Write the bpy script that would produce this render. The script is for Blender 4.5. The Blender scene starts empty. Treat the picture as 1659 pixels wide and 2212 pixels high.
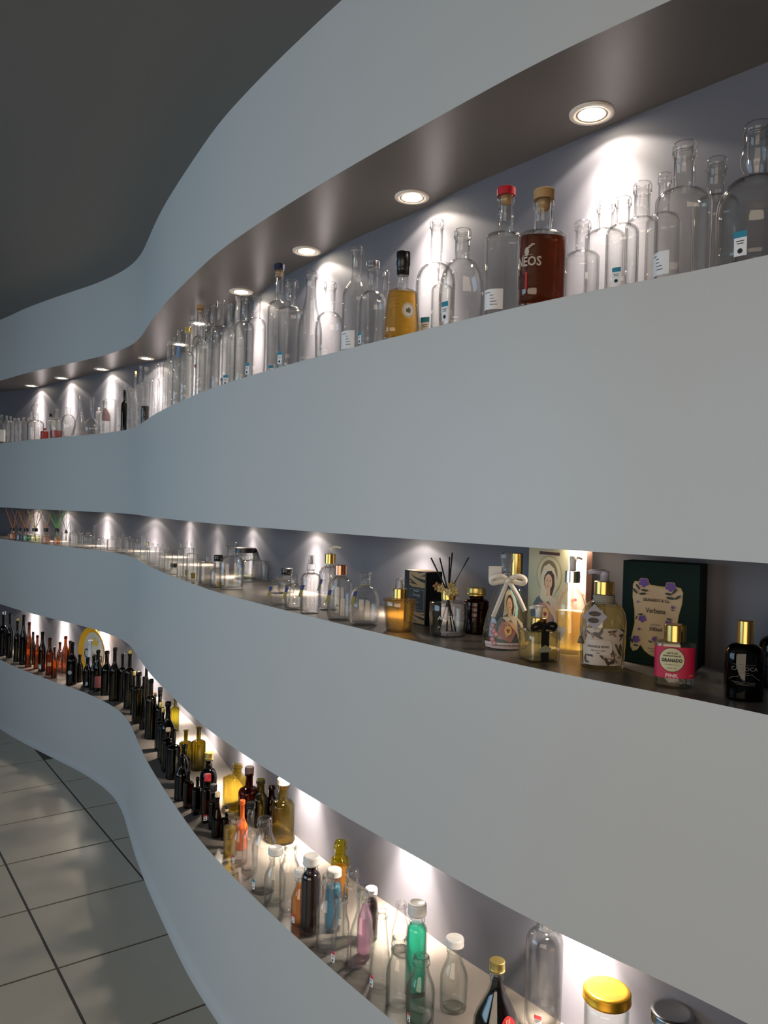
import bpy, bmesh, math, random
from mathutils import Vector, Matrix
random.seed(7)
C = bpy.context.scene.collection
PI = math.pi
W, H, FPX = 1659, 2212, 1668.8
EYE = 1.5466                      # eye height above the floor
PITCH, ROLL = -0.0037, 0.02806
# ------------------------------------------------------------------ camera
_cp, _sp, _cr, _sr = math.cos(PITCH), math.sin(PITCH), math.cos(ROLL), math.sin(ROLL)
_r = Vector((1, 0, 0)); _f = Vector((0, _cp, _sp)); _d = Vector((0, _sp, -_cp))
RIGHT = _cr * _r - _sr * _d
DOWN = _sr * _r + _cr * _d
FWD = _f
cam_data = bpy.data.cameras.new('camera'); cam = bpy.data.objects.new('camera', cam_data); C.objects.link(cam)
cam.matrix_world = Matrix(((RIGHT.x, -DOWN.x, -FWD.x, 0), (RIGHT.y, -DOWN.y, -FWD.y, 0), (RIGHT.z, -DOWN.z, -FWD.z, EYE), (0, 0, 0, 1)))
cam_data.sensor_fit = 'VERTICAL'; cam_data.sensor_height = 36; cam_data.sensor_width = 27; cam_data.lens = FPX / H * 36
cam_data.clip_start = 0.05
S = bpy.context.scene
S.camera = cam
# ------------------------------------------------------------------ world, light, exposure
world = bpy.data.worlds.new('world'); S.world = world; world.use_nodes = True
world.node_tree.nodes['Background'].inputs[0].default_value = (0.50, 0.62, 0.74, 1)
world.node_tree.nodes['Background'].inputs[1].default_value = 0.2
S.view_settings.view_transform = 'Standard'; S.view_settings.look = 'None'; S.view_settings.gamma = 1
S.view_settings.use_curve_mapping = False
S.view_settings.exposure = 0.0
S.cycles.use_denoising = True
S.cycles.max_bounces = 10; S.cycles.transparent_max_bounces = 48; S.cycles.transmission_bounces = 8
S.cycles.glossy_bounces = 3; S.cycles.diffuse_bounces = 3
S.cycles.sample_clamp_indirect = 8; S.cycles.sample_clamp_direct = 0
S.cycles.caustics_reflective = False; S.cycles.caustics_refractive = False
S.cycles.use_adaptive_sampling = True; S.cycles.adaptive_threshold = 0.035

def area(name, loc, target, sx, sy, col, power):
    l = bpy.data.lights.new(name, 'AREA'); l.shape = 'RECTANGLE'; l.size = sx; l.size_y = sy; l.color = col; l.energy = power
    o = bpy.data.objects.new(name, l); C.objects.link(o); o.location = loc
    o.rotation_euler = (Vector(target) - Vector(loc)).to_track_quat('-Z', 'Y').to_euler(); return o
area('window_daylight', (-4.30, 0.9, 1.65), (0, 1.9, 1.95), 3.4, 1.7, (0.50, 0.76, 1.0), 66)
area('warm_fill_near', (-1.3, -1.93, 1.4), (-0.2, 3, 1.3), 3.2, 1.8, (1.0, 0.80, 0.60), 50)  # unseen warm room light, added to warm the right of the wall
LAMP_POWER = 8.0; LAMP_COL = (1.0, 0.86, 0.73); LAMP_ANGLE = 2.3

# ------------------------------------------------------------------ materials
MATS = {}
def L(c):                                  # sRGB 0..255 to linear
    r = []
    for v in c:
        v /= 255.0; r.append(v / 12.92 if v <= 0.04045 else ((v + 0.055) / 1.055) ** 2.4)
    return tuple(r) + (1,)
def paint(name, c, rough=0.5, metal=0.0, coat=0.0, bump=0.0, bscale=300, noise=0.0):
    if name in MATS: return MATS[name]
    m = bpy.data.materials.new(name); m.use_nodes = True; n = m.node_tree.nodes; l = m.node_tree.links
    b = n['Principled BSDF']; col = L(c)
    b.inputs['Base Color'].default_value = col; b.inputs['Roughness'].default_value = rough
    b.inputs['Metallic'].default_value = metal; b.inputs['Coat Weight'].default_value = coat
    if noise or bump:
        tc = n.new('ShaderNodeTexCoord'); nz = n.new('ShaderNodeTexNoise'); nz.inputs['Scale'].default_value = bscale
        nz.inputs['Detail'].default_value = 4
        l.new(tc.outputs['Object'], nz.inputs['Vector'])
        if noise:
            mx = n.new('ShaderNodeMix'); mx.data_type = 'RGBA'
            mx.inputs[6].default_value = tuple(v * (1 - noise) for v in col[:3]) + (1,)
            mx.inputs[7].default_value = tuple(min(1, v * (1 + noise)) for v in col[:3]) + (1,)
            l.new(nz.outputs['Fac'], mx.inputs[0]); l.new(mx.outputs[2], b.inputs['Base Color'])
        if bump:
            bp = n.new('ShaderNodeBump'); bp.inputs['Strength'].default_value = bump; bp.inputs['Distance'].default_value = 0.001
            l.new(nz.outputs['Fac'], bp.inputs['Height']); l.new(bp.outputs['Normal'], b.inputs['Normal'])
    MATS[name] = m; return m
def glass(name, tint, edge, refl=0.9, rough=0.03, bend=0.55, bump=0.0, milk=0.0, ior=1.22):
    """thin glass: clear seen head on, bending and taking up light towards its silhouette"""
    if name in MATS: return MATS[name]
    m = bpy.data.materials.new(name); m.use_nodes = True; n = m.node_tree.nodes; l = m.node_tree.links
    n.remove(n['Principled BSDF']); out = n['Material Output']
    lw = n.new('ShaderNodeLayerWeight'); lw.inputs['Blend'].default_value = 0.5
    def pw(e, k, a=0.0):
        p = n.new('ShaderNodeMath'); p.operation = 'POWER'; p.inputs[1].default_value = e; l.new(lw.outputs['Facing'], p.inputs[0])
        q = n.new('ShaderNodeMath'); q.operation = 'MULTIPLY_ADD'; q.inputs[1].default_value = k; q.inputs[2].default_value = a; q.use_clamp = True
        l.new(p.outputs[0], q.inputs[0]); return q.outputs[0]
    mx = n.new('ShaderNodeMix'); mx.data_type = 'RGBA'; mx.inputs[6].default_value = tuple(tint) + (1,); mx.inputs[7].default_value = tuple(edge) + (1,)
    l.new(pw(4.5, 1.0), mx.inputs[0])
    tr = n.new('ShaderNodeBsdfTransparent'); l.new(mx.outputs[2], tr.inputs[0])
    cur = tr.outputs[0]
    gl = n.new('ShaderNodeBsdfGlossy'); gl.inputs['Roughness'].default_value = rough
    bumped = None
    if bump:
        tc = n.new('ShaderNodeTexCoord'); nz = n.new('ShaderNodeTexNoise'); nz.inputs['Scale'].default_value = 22
        bp = n.new('ShaderNodeBump'); bp.inputs['Strength'].default_value = bump; bp.inputs['Distance'].default_value = 0.006
        l.new(tc.outputs['Object'], nz.inputs['Vector']); l.new(nz.outputs['Fac'], bp.inputs['Height']); bumped = bp.outputs['Normal']
        l.new(bumped, gl.inputs['Normal'])
    if bend:
        rf = n.new('ShaderNodeBsdfRefraction'); rf.inputs['IOR'].default_value = ior; rf.inputs['Roughness'].default_value = 0.0
        l.new(mx.outputs[2], rf.inputs['Color'])
        pass
        m1 = n.new('ShaderNodeMixShader'); l.new(pw(3.5, bend, 0.01), m1.inputs[0]); l.new(cur, m1.inputs[1]); l.new(rf.outputs[0], m1.inputs[2]); cur = m1.outputs[0]
    if milk:
        tl = n.new('ShaderNodeBsdfTranslucent'); df = n.new('ShaderNodeBsdfDiffuse'); c = tuple(v ** 0.7 for v in tint) + (1,); tl.inputs[0].default_value = c; df.inputs[0].default_value = c
        ms = n.new('ShaderNodeMixShader'); ms.inputs[0].default_value = 0.5; l.new(tl.outputs[0], ms.inputs[1]); l.new(df.outputs[0], ms.inputs[2])
        m3 = n.new('ShaderNodeMixShader'); m3.inputs[0].default_value = milk; l.new(cur, m3.inputs[1]); l.new(ms.outputs[0], m3.inputs[2]); cur = m3.outputs[0]
    m2 = n.new('ShaderNodeMixShader'); l.new(pw(5.0, refl, 0.042), m2.inputs[0]); l.new(cur, m2.inputs[1]); l.new(gl.outputs[0], m2.inputs[2])
    l.new(m2.outputs[0], out.inputs['Surface'])
    MATS[name] = m; return m
def emit(name, c, s):
    if name in MATS: return MATS[name]
    m = bpy.data.materials.new(name); m.use_nodes = True; n = m.node_tree.nodes; l = m.node_tree.links
    n.remove(n['Principled BSDF']); e = n.new('ShaderNodeEmission'); e.inputs[0].default_value = tuple(c) + (1,); e.inputs[1].default_value = s
    l.new(e.outputs[0], n['Material Output'].inputs['Surface']); MATS[name] = m; return m
G = {
 'clear': glass('clear_glass', (0.992, 0.993, 0.988), (0.42, 0.44, 0.43), 0.8, 0.03, 0.6, bump=0.2, ior=1.45, milk=0.0),
 'farclear': glass('clear_glass_small', (0.97, 0.975, 0.97), (0.30, 0.32, 0.31), 0.9, 0.06, 0.6, bump=0.5, ior=1.45, milk=0.05),  # small diffuse share added, a pale haze standing in for caught light
 'soda': glass('green_white_glass', (0.980, 0.990, 0.982), (0.34, 0.48, 0.42), 0.8, 0.03, 0.6, bump=0.2, ior=1.45, milk=0.0),
 'olive': glass('olive_glass', (0.54, 0.50, 0.10), (0.10, 0.09, 0.015), 0.8),
 'dark': glass('dark_green_glass', (0.085, 0.08, 0.02), (0.012, 0.012, 0.005), 0.8),
 'black': glass('black_glass', (0.018, 0.016, 0.010), (0.004, 0.004, 0.003), 0.8),
 'brown': glass('brown_glass', (0.40, 0.16, 0.03), (0.06, 0.02, 0.004), 0.8),
 'dkbrown': glass('dark_brown_glass', (0.13, 0.045, 0.012), (0.02, 0.008, 0.003), 0.8),
 'green': glass('bright_green_glass', (0.14, 0.42, 0.05), (0.03, 0.12, 0.01), 0.8),
 'yellow': glass('yellow_glass', (0.95, 0.90, 0.22), (0.62, 0.54, 0.06), 0.8),
 'straw': glass('straw_glass', (0.86, 0.79, 0.46), (0.16, 0.13, 0.03), 0.8),
 'amberjar': glass('red_amber_glass', (0.42, 0.06, 0.012), (0.10, 0.012, 0.004), 0.8),
}
LIQ = {
 'rum': ((0.46, 0.155, 0.03), (0.40, 0.12, 0.015)), 'gold': ((0.80, 0.46, 0.05), (0.45, 0.22, 0.02)), 'red': ((0.55, 0.03, 0.02), (0.2, 0.01, 0.01)),
 'amber': ((0.86, 0.50, 0.10), (0.50, 0.22, 0.03)), 'honey': ((0.95, 0.80, 0.34), (0.80, 0.58, 0.16)), 'glow': ((0.97, 0.72, 0.22), (0.85, 0.5, 0.1)),
 'oil': ((0.86, 0.60, 0.06), (0.55, 0.33, 0.02)), 'orange': ((0.85, 0.27, 0.02), (0.5, 0.1, 0.01)), 'purple': ((0.10, 0.008, 0.012), (0.02, 0.003, 0.005)),
 'blue': ((0.04, 0.36, 0.66), (0.01, 0.10, 0.28)), 'pink': ((0.88, 0.42, 0.68), (0.72, 0.25, 0.5)), 'teal': ((0.03, 0.62, 0.43), (0.01, 0.25, 0.17)),
 'peach': ((0.95, 0.55, 0.40), (0.7, 0.3, 0.2)), 'lime': ((0.80, 0.85, 0.50), (0.5, 0.55, 0.2)), 'cola': ((0.035, 0.012, 0.008), (0.01, 0.004, 0.003)), 'palegreen': ((0.86, 0.93, 0.76), (0.6, 0.7, 0.45)),
 'navy': ((0.10, 0.16, 0.50), (0.03, 0.05, 0.2)), 'forest': ((0.10, 0.35, 0.22), (0.03, 0.12, 0.07)), 'mandarin': ((0.90, 0.32, 0.10), (0.5, 0.12, 0.03)),
}
def liquid(k):
    t, e = LIQ[k]; q = 1.0 if k in ('cola', 'rum', 'purple') else 0.62
    return glass(k + '_liquid', tuple(v ** q for v in t), tuple(v ** q for v in e), 0.3, 0.05, 0.0, milk={'pink': 0.45, 'teal': 0.4, 'blue': 0.35, 'glow': 0.4, 'orange': 0.4, 'honey': 0.15, 'amber': 0.15, 'mandarin': 0.3, 'oil': 0.2, 'gold': 0.15, 'peach': 0.3, 'red': 0.2}.get(k, 0.04))
M = {
 'fascia': paint('fascia_paint', (196, 197, 196), 0.42, bump=0.08, bscale=220, noise=0.015),
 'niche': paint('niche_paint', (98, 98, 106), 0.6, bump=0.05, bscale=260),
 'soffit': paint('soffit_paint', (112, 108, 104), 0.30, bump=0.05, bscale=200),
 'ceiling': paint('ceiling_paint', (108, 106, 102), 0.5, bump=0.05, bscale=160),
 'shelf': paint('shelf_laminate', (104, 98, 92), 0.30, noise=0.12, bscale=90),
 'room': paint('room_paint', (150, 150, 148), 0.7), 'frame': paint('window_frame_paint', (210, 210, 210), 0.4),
 'tile': paint('tile_glaze', (160, 153, 140), 0.34, noise=0.05, bscale=9, bump=0.04),
 'grout': paint('tile_grout', (72, 68, 62), 0.8), 'trim': paint('lamp_ring_paint', (226, 218, 206), 0.35),
 'cork': paint('cork', (176, 140, 96), 0.8, noise=0.15, bscale=500), 'palecork': paint('pale_cork', (226, 202, 166), 0.8, noise=0.1, bscale=500),
 'gold': paint('gold_metal', (214, 178, 104), 0.22, 1.0), 'brass': paint('brass_cap', (206, 184, 112), 0.35, 0.8), 'rose': paint('rose_gold_metal', (206, 146, 118), 0.22, 1.0),
 'goldlid': paint('gold_lacquered_lid', (200, 150, 44), 0.38, 0.85), 'chrome': paint('chrome_metal', (214, 214, 216), 0.15, 1.0), 'silver': paint('silver_cap', (186, 190, 196), 0.3, 0.9), 'white': paint('white_plastic', (232, 230, 226), 0.3),
 'black': paint('black_plastic', (16, 16, 18), 0.3), 'navy': paint('navy_plastic', (24, 30, 66), 0.35), 'redcap': paint('red_plastic', (186, 34, 48), 0.35), 'crimson': paint('crimson_plastic', (214, 40, 60), 0.35),
 'clearcap': glass('clear_plastic', (0.86, 0.86, 0.86), (0.5, 0.5, 0.5), 0.6, 0.08), 'paper': paint('sticker_paper', (236, 236, 238), 0.6), 'teal': paint('teal_ink', (40, 134, 160), 0.6),
 'redink': paint('red_ink', (206, 60, 72), 0.6), 'ink': paint('black_ink', (28, 28, 32), 0.6), 'navyink': paint('navy_ink', (52, 52, 108), 0.6), 'mustard': paint('mustard_card', (146, 132, 52), 0.6),
 'orange': paint('orange_lacquer', (250, 112, 36), 0.35), 'whiteglass': paint('white_sleeve', (226, 232, 240), 0.4), 'lilac': paint('lilac_plastic', (176, 172, 186), 0.35),
 'string': paint('jute_string', (170, 150, 110), 0.9), 'rope': paint('grey_cord', (150, 146, 134), 0.9), 'reed': paint('black_reed', (22, 20, 22), 0.8), 'velvet': paint('black_velvet', (10, 9, 12), 0.95),
 'ribbon': paint('white_ribbon', (236, 232, 222), 0.5), 'brownstop': paint('dark_brown_stopper', (92, 74, 66), 0.6), 'steel': paint('steel_lid', (150, 150, 152), 0.25, 1.0),
}
def ink(rgb): return paint('ink_%02x%02x%02x' % tuple(int(v) for v in rgb), rgb, 0.55)

# ------------------------------------------------------------------ object helpers
def link(name, bm, mats, parent=None, smooth=True, loc=None):
    me = bpy.data.meshes.new(name)
    if smooth:
        for f in bm.faces: f.smooth = True
    bm.to_mesh(me); bm.free()
    for m in (mats if isinstance(mats, (list, tuple)) else [mats]): me.materials.append(m)
    o = bpy.data.objects.new(name, me); C.objects.link(o)
    if parent is not None: o.parent = parent
    if loc is not None: o.location = loc
    return o
def tag(o, label, cat, group=None):
    o['label'] = label; o['category'] = cat
    if group: o['group'] = group
    return o
def empty(name, loc, rz=0.0):
    o = bpy.data.objects.new(name, None); C.objects.link(o); o.location = loc; o.rotation_euler = (0, 0, rz); o.empty_display_size = 0.02
    return o
def sharp(o, deg=35):
    me = o.data
    bm = bmesh.new(); bm.from_mesh(me)
    for e in bm.edges:
        if len(e.link_faces) == 2 and e.calc_face_angle(0) > math.radians(deg): e.smooth = False
    bm.to_mesh(me); bm.free(); return o
def rings(bm, secs, seg, cap0=True, cap1=True, cx=0.0, cy=0.0):
    """secs: (z, rx, ry, n) superellipse sections"""
    vs = []
    for z, rx, ry, n in secs:
        row = []
        for i in range(seg):
            a = 2 * PI * i / seg + PI / seg
            c, s = math.cos(a), math.sin(a)
            k = (abs(c) ** n + abs(s) ** n) ** (-1.0 / n)
            row.append(bm.verts.new((cx + rx * c * k, cy + ry * s * k, z)))
        vs.append(row)
    for a, b in zip(vs, vs[1:]):
        for i in range(seg):
            j = (i + 1) % seg
            bm.faces.new((a[i], a[j], b[j], b[i]))
    if cap0: bm.faces.new(vs[0][::-1])
    if cap1: bm.faces.new(vs[-1])
    return vs
def lathe(prof, seg=24, cap0=True, cap1=True):
    bm = bmesh.new(); rings(bm, [(z, r, r, 2) for z, r in prof], seg, cap0, cap1); return bm
def box(bm, x0, x1, y0, y1, z0, z1, mi=0):
    v = [bm.verts.new(p) for p in ((x0, y0, z0), (x1, y0, z0), (x1, y1, z0), (x0, y1, z0), (x0, y0, z1), (x1, y0, z1), (x1, y1, z1), (x0, y1, z1))]
    for q in ((3, 2, 1, 0), (4, 5, 6, 7), (0, 1, 5, 4), (1, 2, 6, 5), (2, 3, 7, 6), (3, 0, 4, 7)):
        f = bm.faces.new([v[i] for i in q]); f.material_index = mi
def tube(bm, pts, r, seg=8, closed=False):
    pts = [Vector(p) for p in pts]; n = len(pts); rows = []
    for i, p in enumerate(pts):
        t = (pts[(i + 1) % n] - pts[i - 1]) if closed else (pts[min(i + 1, n - 1)] - pts[max(i - 1, 0)])
        t.normalize(); up = Vector((0, 0, 1)) if abs(t.z) < 0.9 else Vector((1, 0, 0))
        a = t.cross(up).normalized(); b = t.cross(a)
        rr = r[i] if isinstance(r, (list, tuple)) else r
        rows.append([bm.verts.new(p + a * rr * math.cos(2 * PI * k / seg) + b * rr * math.sin(2 * PI * k / seg)) for k in range(seg)])
    m = n if closed else n - 1
    for i in range(m):
        A, B = rows[i], rows[(i + 1) % n]
        for k in range(seg): bm.faces.new((A[k], A[(k + 1) % seg], B[(k + 1) % seg], B[k]))
    if not closed: bm.faces.new(rows[0][::-1]); bm.faces.new(rows[-1])
def text_geo(s, size, xs=1.0, bold=0.0):
    """triangulated outline letters, centred: list of 2D verts, list of faces"""
    cu = bpy.data.curves.new('lettering', 'FONT'); cu.body = s; cu.size = size; cu.align_x = 'CENTER'; cu.align_y = 'CENTER'; cu.resolution_u = 2; cu.offset = bold
    o = bpy.data.objects.new('lettering', cu); C.objects.link(o)
    dg = bpy.context.evaluated_depsgraph_get(); me = bpy.data.meshes.new_from_object(o.evaluated_get(dg))
    vs = [(v.co.x * xs, v.co.y) for v in me.vertices]; fs = [tuple(p.vertices) for p in me.polygons]
    bpy.data.objects.remove(o); bpy.data.curves.remove(cu); bpy.data.meshes.remove(me)
    return vs, fs

# ------------------------------------------------------------------ the plan of the wavy wall
FRONT = [(-4.6, 6.15), (-4.0, 5.98), (-3.45, 5.83), (-2.98, 5.62), (-2.66, 5.34), (-2.40, 5.07), (-2.17, 4.855), (-1.93, 4.64), (-1.70, 4.44), (-1.50, 4.235), (-1.355, 4.05), (-1.25, 3.87), (-1.17, 3.70), (-1.02, 3.37),
         (-0.88, 3.09), (-0.72, 2.79), (-0.57, 2.52), (-0.42, 2.29), (-0.28, 2.09), (-0.11, 1.86), (0.04, 1.67), (0.25, 1.41), (0.41, 1.245), (0.55, 1.10), (0.93, 0.62), (1.35, 0.02), (1.85, -0.9), (2.3, -1.9)]
BACK = [(-4.6, 6.5), (-4.0, 6.3), (-3.45, 6.12), (-2.93, 5.92), (-2.53, 5.63), (-2.32, 5.40), (-2.05, 5.13), (-1.72, 4.82), (-1.52, 4.62), (-1.30, 4.43), (-1.13, 4.22), (-1.0, 4.0), (-0.91, 3.84), (-0.80, 3.64),
        (-0.71, 3.43), (-0.61, 3.21), (-0.51, 3.0), (-0.40, 2.79), (-0.29, 2.62), (-0.17, 2.43), (-0.05, 2.265), (0.07, 2.12), (0.18, 1.955), (0.33, 1.775), (0.45, 1.625), (0.66, 1.385), (1.2, 0.75), (1.64, 0.14), (2.15, -0.75), (2.62, -1.8)]
def spline(pts, n=10):
    out = []; P = [Vector(p) for p in pts]
    for i in range(len(P) - 1):
        p0, p1, p2, p3 = P[max(i - 1, 0)], P[i], P[i + 1], P[min(i + 2, len(P) - 1)]
        for k in range(n):
            t = k / n
            out.append(0.5 * ((2 * p1) + (p2 - p0) * t + (2 * p0 - 5 * p1 + 4 * p2 - p3) * t * t + (3 * p1 - p0 - 3 * p2 + p3) * t ** 3))
    out.append(P[-1]); return out
def smooth_curve(c, k=4, it=3):
    for _ in range(it):
        c = [c[0]] + [(c[i - 1] + c[i] * 2 + c[i + 1]) / 4 for i in range(1, len(c) - 1)] + [c[-1]]
    return c
def ucoord(p): return -0.55 * p[0] + 0.83 * p[1]
def resample(c, us):
    c = sorted(c, key=ucoord); out = []; j = 0
    for u in us:
        while j < len(c) - 2 and ucoord(c[j + 1]) < u: j += 1
        a, b = c[j], c[j + 1]; ua, ub = ucoord(a), ucoord(b)
        t = (u - ua) / (ub - ua) if ub != ua else 0
        out.append(a.lerp(b, min(max(t, 0), 1)))
    return out
_fc = smooth_curve(spline(FRONT), it=14); _bc = smooth_curve(spline(BACK), it=14)
N_PL = 260
_u0, _u1 = -2.75, 7.45
US = [_u0 + (_u1 - _u0) * i / N_PL for i in range(N_PL + 1)]
FC, BC = resample(_fc, US), resample(_bc, US)            # from near (right) to far (left)
Z = dict(T=2.7911, S1=2.3639, F1=1.9266, S2=1.4848, F2=1.2700, S3=0.8228, F3=0.4464, FL=0.0)

def band(name, z0, z1):
    bm = bmesh.new(); steps = [z0, z1]
    if z0 == 0.0: steps = None
    rows = []
    if steps is None:                                  # the lowest band ends in a soft sweep on the floor
        prof = [(0.0, 0.022), (0.006, 0.012), (0.018, 0.004), (0.04, 0.0), (z1, 0.0)]
    else: prof = [(z0, 0.0), (z1, 0.0)]
    for z, off in prof:
        row = []
        for i, p in enumerate(FC):
            t = FC[min(i + 1, N_PL)] - FC[max(i - 1, 0)]; t.normalize(); nrm = Vector((-t.y, t.x))
            if nrm.x > 0: nrm = -nrm
            q = p + nrm * off; row.append(bm.verts.new((q.x, q.y, z)))
        rows.append(row)
    for a, b in zip(rows, rows[1:]):
        for i in range(N_PL): bm.faces.new((a[i + 1], a[i], b[i], b[i + 1]))
    return link(name, bm, M['fascia'])
def flat(name, z, mat, parent, up, lip=0.0):
    bm = bmesh.new()
    a = [bm.verts.new((p.x, p.y, z)) for p in FC]; b = [bm.verts.new((p.x, p.y, z)) for p in BC]
    for i in range(N_PL):
        f = (a[i], b[i], b[i + 1], a[i + 1]) if not up else (a[i + 1], b[i + 1], b[i], a[i])
        bm.faces.new(f)
    bmesh.ops.recalc_face_normals(bm, faces=bm.faces)
    return link(name, bm, mat, parent, smooth=False)
def structure(o): o['kind'] = 'structure'; return o
w1 = structure(band('wall_upper', Z['S1'], Z['T'])); flat('soffit', Z['S1'], M['soffit'], w1, False)
w2 = structure(band('wall_middle', Z['S2'], Z['F1'])); flat('shelf_board', Z['F1'], M['shelf'], w2, True); flat('soffit', Z['S2'], M['soffit'], w2, False)
w3 = structure(band('wall_lower', Z['S3'], Z['F2'])); flat('shelf_board', Z['F2'], M['shelf'], w3, True); flat('soffit', Z['S3'], M['soffit'], w3, False)
w4 = structure(band('wall_base', 0.0, Z['F3'])); flat('shelf_board', Z['F3'], M['shelf'], w4, True)
bm = bmesh.new()
for z0, z1 in ((Z['F3'], Z['S3']), (Z['F2'], Z['S2']), (Z['F1'], Z['S1'])):
    a = [bm.verts.new((p.x, p.y, z0)) for p in BC]; b = [bm.verts.new((p.x, p.y, z1)) for p in BC]
    for i in range(N_PL): bm.faces.new((a[i + 1], a[i], b[i], b[i + 1]))
structure(link('wall_niche', bm, M['niche']))
# ceiling, floor slab, tiles
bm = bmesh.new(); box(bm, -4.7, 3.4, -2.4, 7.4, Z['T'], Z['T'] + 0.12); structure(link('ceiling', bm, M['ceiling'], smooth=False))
bm = bmesh.new(); box(bm, -4.7, 3.4, -2.4, 7.4, -0.12, -0.003); floor = structure(link('floor', bm, M['grout'], smooth=False))
TS = 0.441; E1 = Vector((0.5889, -0.8082)); E2 = Vector((0.8082, 0.5889)); P0 = Vector((-1.2, 3.52))
tb = bmesh.new(); g = 0.0022
h = TS / 2 - g
rings(tb, [(-0.0028, h, h, 60), (-0.0006, h, h, 60), (0.0, h - 0.001, h - 0.001, 60)], 4, False, True)
for v in tb.verts: v.co.x, v.co.y = v.co.x, v.co.y
tile_me = None
def front_x(y):
    best = min(FC, key=lambda p: abs(p.y - y)); return best.x
ang = math.atan2(E1.y, E1.x)
for i in range(-14, 16):
    for j in range(-14, 14):
        c = P0 + E1 * (i + 0.5) * TS + E2 * (j + 0.5) * TS
        if c.x < -4.3 or c.y < -1.75 or c.y > 6.1 or c.x > front_x(c.y) + 0.28: continue
        if tile_me is None:
            o = link('tile', tb, M['tile'], floor, smooth=False); tile_me = o.data
        else:
            o = bpy.data.objects.new('tile', tile_me); C.objects.link(o); o.parent = floor
        o.location = (c.x, c.y, 0); o.rotation_euler = (0, 0, ang)
# the far side of the room, out of the picture: plain walls with the window openings the daylight comes through
bm = bmesh.new()
for a in ((-4.72, -4.6, -2.4, 7.4, 0, 0.45), (-4.72, -4.6, -2.4, 7.4, 2.5, 2.7911), (-4.72, -4.6, -2.4, -0.5, 0.45, 2.5), (-4.72, -4.6, 5.7, 7.4, 0.45, 2.5)): box(bm, *a)
wl = structure(link('wall_left', bm, M['room'], smooth=False))
bm = bmesh.new()
for k in range(5): y = -0.5 + 1.55 * k; box(bm, -4.68, -4.62, y - 0.03, y + 0.03, 0.45, 2.5)
box(bm, -4.68, -4.62, -0.5, 5.7, 0.45, 0.5); box(bm, -4.68, -4.62, -0.5, 5.7, 2.45, 2.5)
structure(link('window_1', bm, M['frame'], smooth=False))
bm = bmesh.new()
for a in ((-4.6, 3.4, -2.4, -2.28, 0, 0.45), (-4.6, 3.4, -2.4, -2.28, 2.5, 2.7911), (-4.6, -3.7, -2.4, -2.28, 0.45, 2.5), (0.2, 3.4, -2.4, -2.28, 0.45, 2.5)): box(bm, *a)
structure(link('wall_near', bm, M['room'], smooth=False))
bm = bmesh.new(); box(bm, -4.6, 3.4, 7.28, 7.4, 0, 2.7911); structure(link('wall_far', bm, M['room'], smooth=False))

# ------------------------------------------------------------------ recessed downlights, the same plan in the three niches
LAMPS = [(0.40, 1.575), (0.05, 2.02), (-0.27, 2.47), (-0.57, 2.96), (-0.86, 3.50), (-1.07, 3.97), (-1.37, 4.38), (-1.77, 4.78), (-2.18, 5.17), (-2.56, 5.56)]
def ordn(i): return '%d%s' % (i, 'th' if 10 <= i % 100 <= 20 else {1: 'st', 2: 'nd', 3: 'rd'}.get(i % 10, 'th'))
def aim(o, x, y, t):                       # tilt towards the nearest point of the niche wall
    b = min(BC, key=lambda p: (p.x - x) ** 2 + (p.y - y) ** 2); d = Vector((b.x - x, b.y - y, 0)).normalized()
    o.rotation_euler = (d * math.sin(t) - Vector((0, 0, math.cos(t)))).to_track_quat('-Z', 'Y').to_euler()
def downlight(x, y, z, label, group, power):
    t = tag(empty('ceiling_light', (x, y, z)), label, 'light', group)
    bm = bmesh.new(); rings(bm, [(0.0, 0.0455, 0.0455, 2), (-0.0035, 0.045, 0.045, 2), (-0.0045, 0.041, 0.041, 2), (-0.004, 0.032, 0.032, 2), (0.0, 0.031, 0.031, 2)], 40, False, False)
    link('trim_ring', bm, M['trim'], t)
    bm = bmesh.new(); rings(bm, [(0.0, 0.031, 0.031, 2), (-0.003, 0.030, 0.030, 2), (-0.0035, 0.0275, 0.0275, 2), (-0.0008, 0.0255, 0.0255, 2)], 40, False, False)
    link('tilt_ring', bm, M['trim'], t)
    bm = bmesh.new(); rings(bm, [(-0.0008, 0.0255, 0.0255, 2), (-0.0030, 0.017, 0.017, 2), (-0.0036, 0.006, 0.006, 2)], 32, False, True)
    link('lens', bm, emit('lamp_face', (1.0, 0.86, 0.66), 60), t)
    # a reflector lamp: faint wide spill with a clear edge, a soft beam inside it and a bright core
    for nm2, pk, size, blend, tilt in (('downlight_spill', 0.42, LAMP_ANGLE, 0.12, 0.12), ('downlight_beam', 2.4, 1.6, 1.0, 0.16), ('downlight_core', 9.0, 0.95, 1.0, 0.12)):
        l = bpy.data.lights.new(nm2, 'SPOT'); l.energy = power * pk; l.color = LAMP_COL; l.spot_size = size; l.spot_blend = blend; l.shadow_soft_size = 0.010
        o = bpy.data.objects.new(nm2, l); C.objects.link(o); o.parent = t; o.location = (0, 0, -0.008); aim(o, x, y, tilt)
for nm, zz, pw in (('top', 'S1', 0.85), ('middle', 'S2', 0.40), ('bottom', 'S3', 1.15)):
    for i, (x, y) in enumerate(LAMPS):
        downlight(x, y, Z[zz], 'round recessed downlight in the %s niche, %s from the right' % (nm, ordn(i + 1)), 'recessed downlights of the %s niche' % nm, LAMP_POWER * pw)

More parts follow.
